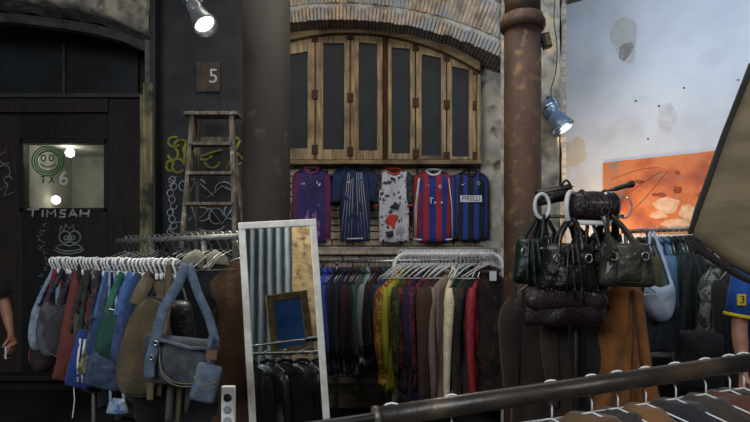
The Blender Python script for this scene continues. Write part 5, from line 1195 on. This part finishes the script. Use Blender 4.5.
# ================================================================== PEOPLE
def skinmesh(name, pts, edges, radii, m, parent, sub=2, root=0):
    me = bpy.data.meshes.new(name); me.from_pydata([tuple(Vector(p)) for p in pts], edges, []); me.update()
    o = bpy.data.objects.new(name, me); COL.objects.link(o); o.parent = parent; me.materials.append(m)
    md = o.modifiers.new('skin', 'SKIN'); md.use_smooth_shade = True
    if not me.skin_vertices: 
        bpy.context.view_layer.objects.active = o
    sv = me.skin_vertices[0].data if me.skin_vertices else None
    if sv is None:
        me.attributes.new('dummy', 'FLOAT', 'POINT')
    else:
        for i, r in enumerate(radii):
            rr = r if isinstance(r, tuple) else (r, r); sv[i].radius = rr; sv[i].use_root = (i == root)
    s2 = o.modifiers.new('sub', 'SUBSURF'); s2.levels = sub; s2.render_levels = sub
    return o
def tapered(path, radii, n=14): return MB().tube(path, radii, n)
def person(label, loc, rz, shirt, pants, armL, armR, h=1.75, hold=None, group=None):
    """armX: list shoulder, elbow, wrist, fingertip direction in local coords; faces local -Y"""
    t = thing('person', label, 'person', loc, rz); k = h/1.75
    J = {}
    def A(n_, p, r): J[n_] = (len(J), Vector(p)*k, r if not isinstance(r, tuple) else (r[0]*k, r[1]*k))
    A('pelvis', (0,0,.96), (.15,.10)); A('waist', (0,0,1.10), (.13,.09)); A('chest', (0,0,1.30), (.155,.105)); A('upper', (0,.01,1.42), (.12,.085)); A('neck', (0,.01,1.50), (.056,.056)); A('neck2', (0,0,1.56), (.054,.056))
    A('jaw', (0,-.012,1.60), (.062,.07)); A('face', (0,-.008,1.66), (.075,.092)); A('crown', (0,.0,1.715), (.062,.075))
    for s, arm, q in ((-1, armL, 'L'), (1, armR, 'R')):
        A('sh'+q, arm[0], (.058,.058)); A('ua'+q, (Vector(arm[0])+Vector(arm[1]))/2, (.048,.048)); A('el'+q, arm[1], (.040,.040)); A('fa'+q, Vector(arm[1]).lerp(Vector(arm[2]), .35), (.040,.040)); A('wr'+q, arm[2], (.026,.022))
        d = (Vector(arm[3])).normalized(); A('pa'+q, Vector(arm[2])+d*.055, (.040,.018)); A('pb'+q, Vector(arm[2])+d*.085, (.040,.016))
        A('hip'+q, (s*.09,0,.90), (.095,.095)); A('th'+q, (s*.10,0,.70), (.08,.08)); A('kn'+q, (s*.105,-.01,.50), (.056,.056)); A('ca'+q, (s*.105,.01,.36), (.056,.056)); A('an'+q, (s*.105,.02,.09), (.036,.036)); A('he'+q, (s*.105,.03,.045), (.036,.036)); A('to'+q, (s*.12,-.13,.035), (.04,.028))
    E = [('pelvis','waist'),('waist','chest'),('chest','upper'),('upper','neck'),('neck','neck2'),('neck2','jaw'),('jaw','face'),('face','crown')]
    for q in 'LR': E += [('upper','sh'+q),('sh'+q,'ua'+q),('ua'+q,'el'+q),('el'+q,'fa'+q),('fa'+q,'wr'+q),('wr'+q,'pa'+q),('pa'+q,'pb'+q),('pelvis','hip'+q),('hip'+q,'th'+q),('th'+q,'kn'+q),('kn'+q,'ca'+q),('ca'+q,'an'+q),('an'+q,'he'+q),('he'+q,'to'+q)]
    pts = [v_[1] for v_ in J.values()]; rad = [v_[2] for v_ in J.values()]; ed = [(J[a][0], J[b][0]) for a, b in E]
    # fingers: four unequal, curled, plus a thumb from the side of the palm
    for q, arm, s in (('L', armL, -1), ('R', armR, 1)):
        d = Vector(arm[3]).normalized(); side = Vector((0,-1,0)); side = (side-d*side.dot(d)).normalized(); inw = Vector((-s,0,0)); inw = (inw-d*inw.dot(d)).normalized()
        base = J['pb'+q][1]
        for fi, (off, ln) in enumerate(((.030,.068),(.010,.078),(-.010,.072),(-.029,.056))):
            i0 = len(pts); a = base+side*off*k+d*.008
            chain = [a, a+d*ln*.42+inw*.004, a+d*ln*.72+inw*.018, a+d*ln*.90+inw*.040]
            pts += chain; rad += [(.0095,.0095),(.0088,.0088),(.0082,.0082),(.0068,.0068)]; ed += [(J['pb'+q][0], i0),(i0,i0+1),(i0+1,i0+2),(i0+2,i0+3)]
        i0 = len(pts); a = J['pa'+q][1]+side*.030-d*.012
        pts += [a, a+d*.028+side*.018+inw*.014, a+d*.055+side*.022+inw*.030]; rad += [(.012,.012),(.0105,.0105),(.008,.008)]; ed += [(J['pa'+q][0], i0),(i0,i0+1),(i0+1,i0+2)]
    skinmesh('body', pts, ed, rad, M_skin, t)
    # clothes
    for q, arm, s in (('L', armL, -1), ('R', armR, 1)):
        a0 = Vector(arm[0])*k; a1 = Vector(arm[1])*k; e = a0.lerp(a1, .78)
        so = MB().tube([a0+Vector((-s*.07,0,.025)), a0+Vector((0,0,.0)), a0.lerp(a1,.35), e], [.075,.082,.078,.080], 18).build('sleeve', shirt[0], t)
        if shirt[1]: MB().tube([e+(a0-a1).normalized()*.012, e+(a1-a0).normalized()*.006], .083, 18).build('cuff_band', shirt[1], so)
    v_ = []
    prof = [(.90,.175,.125),(1.0,.172,.125),(1.10,.165,.118),(1.22,.178,.124),(1.34,.19,.128),(1.42,.18,.115),(1.47,.12,.085),(1.50,.07,.068)]
    mb = MB(); nn = 28; vv = []; ff = []
    for z, a, b in prof:
        for j in range(nn): th = 2*PI*j/nn; vv.append((a*math.cos(th)*k*(1+.02*math.sin(5*th+z*20)), b*math.sin(th)*k, z*k))
    for i in range(len(prof)-1):
        for j in range(nn): j2 = (j+1) % nn; ff.append((i*nn+j, i*nn+j2, (i+1)*nn+j2, (i+1)*nn+j))
    MB().add(vv, ff).build('shirt', shirt[0], t)
    for s in (-1, 1):
        MB().tube([(s*.06,0,.97),(s*.092,0,.86),(s*.10,0,.70),(s*.105,-.005,.50),(s*.105,.01,.30),(s*.105,.02,.09)], [.10,.112,.098,.078,.072,.07], 18).build('trouser_leg', pants, t)
        MB().pillow([(-.05,0),(.05,0),(.055,.05),(.03,.085),(-.03,.085),(-.055,.05)], .27, y0=-.04).build('shoe', leather('#15130f'), t).location = (s*.108, 0, 0)
    # face
    for s in (-1, 1):
        MB().lathe([(0,-.011),(.010,-.006),(.012,0),(.010,.006),(0,.011)], (s*.030*k, -.094*k, 1.668*k), 12).build('eye', M_whiteplast, t)
        MB().tube([(s*.077*k,.0,1.685*k),(s*.086*k,.01,1.672*k),(s*.083*k,.008,1.648*k),(s*.076*k,0,1.635*k)], [.006,.010,.009,.005], 8).build('ear', M_skin, t)
    MB().tube([(0,-.096*k,1.672*k),(0,-.112*k,1.645*k),(0,-.106*k,1.635*k)], [.007,.012,.008], 8).build('nose', M_skin, t)
    MB().tube([(-.022*k,-.090*k,1.612*k),(0,-.097*k,1.610*k),(.022*k,-.090*k,1.612*k)], [.003,.006,.003], 8).build('mouth', mat('lip', '#7a4038', '#7a4038', bump=0), t)
    hv = MB().pillow([(.088*k*math.cos(a), 1.70*k+(.088 if math.sin(a) > 0 else .045)*k*math.sin(a)) for a in [2*PI*i/24 for i in range(24)]], .20*k, y0=.022, pw=2.2, rings=(1,.95,.85,.7,.5,.25)); hv.build('hair', M_hair, t)
    if hold: hold(t, J)
    return t
M_bj = mat('blue_team_shirt', '#1450a0', '#0f3f86', scale=12, bump=.25)
M_yl = mat('yellow_trim', '#c9b32a', '#b8a020', bump=0)
aR = [(.185,0,1.41),(.225,.02,1.14),(.235,-.02,.90),(.05,-.1,-1)]
aL = [(-.185,0,1.41),(-.225,.01,1.14),(-.24,-.05,.91),(.02,-.12,-1)]
pr_ = person('person in a bright blue shirt with yellow trim, arm at side, at the right edge', (P(775,0,3.0).x+.04, 3.0, 0), 0, (M_bj, M_yl), cloth('#1a1c24'), aL, aR, 1.76)
MB().box((-.268, -.075, 1.30), (.045, .012, .06)).build('sleeve_patch', M_yl, pr_, smooth=False, bevel=.004)
o = text('3', .055, (0,0,0), mat('patch_number', '#14202c', '#14202c', bump=0), None, .001, name='patch_number'); o.parent = pr_; o.location = (-.268, -.083, 1.30)
aR2 = [(.185,0,1.41),(.26,.03,1.20),(.345,-.03,.99),(.12,-.12,-1)]
aL2 = [(-.185,0,1.38),(-.22,.02,1.12),(-.22,-.08,.88),(0,-.2,-1)]
def hold_phone(t, J):
    q = J['pbR'][1]; MB().box(q+Vector((-.022,-.03,-.02)), (.014,.07,.10)).build('phone', M_whiteplast, t, smooth=False, bevel=.003)
pl2 = person('person in dark clothes with bare forearm at the left edge of the picture', (P(4,0,4.0).x-.27, 4.0, 0), 0, (cloth('#0e0d10'), None), cloth('#101014'), aL2, aR2, 1.72)
ph = thing('phone', 'small white phone held in the hand of the person at the left edge', 'phone', Vector(pl2.location)+Vector((.335,-.055,.845))); MB().box((0,0,.0), (.012,.06,.09)).build('phone_body', M_whiteplast, ph, smooth=False, bevel=.004); MB().box((.0065,0,0), (.001,.05,.075)).build('screen', mat('dark_screen', '#1a1c20', '#1a1c20', rough=.2, bump=0), ph, smooth=False)
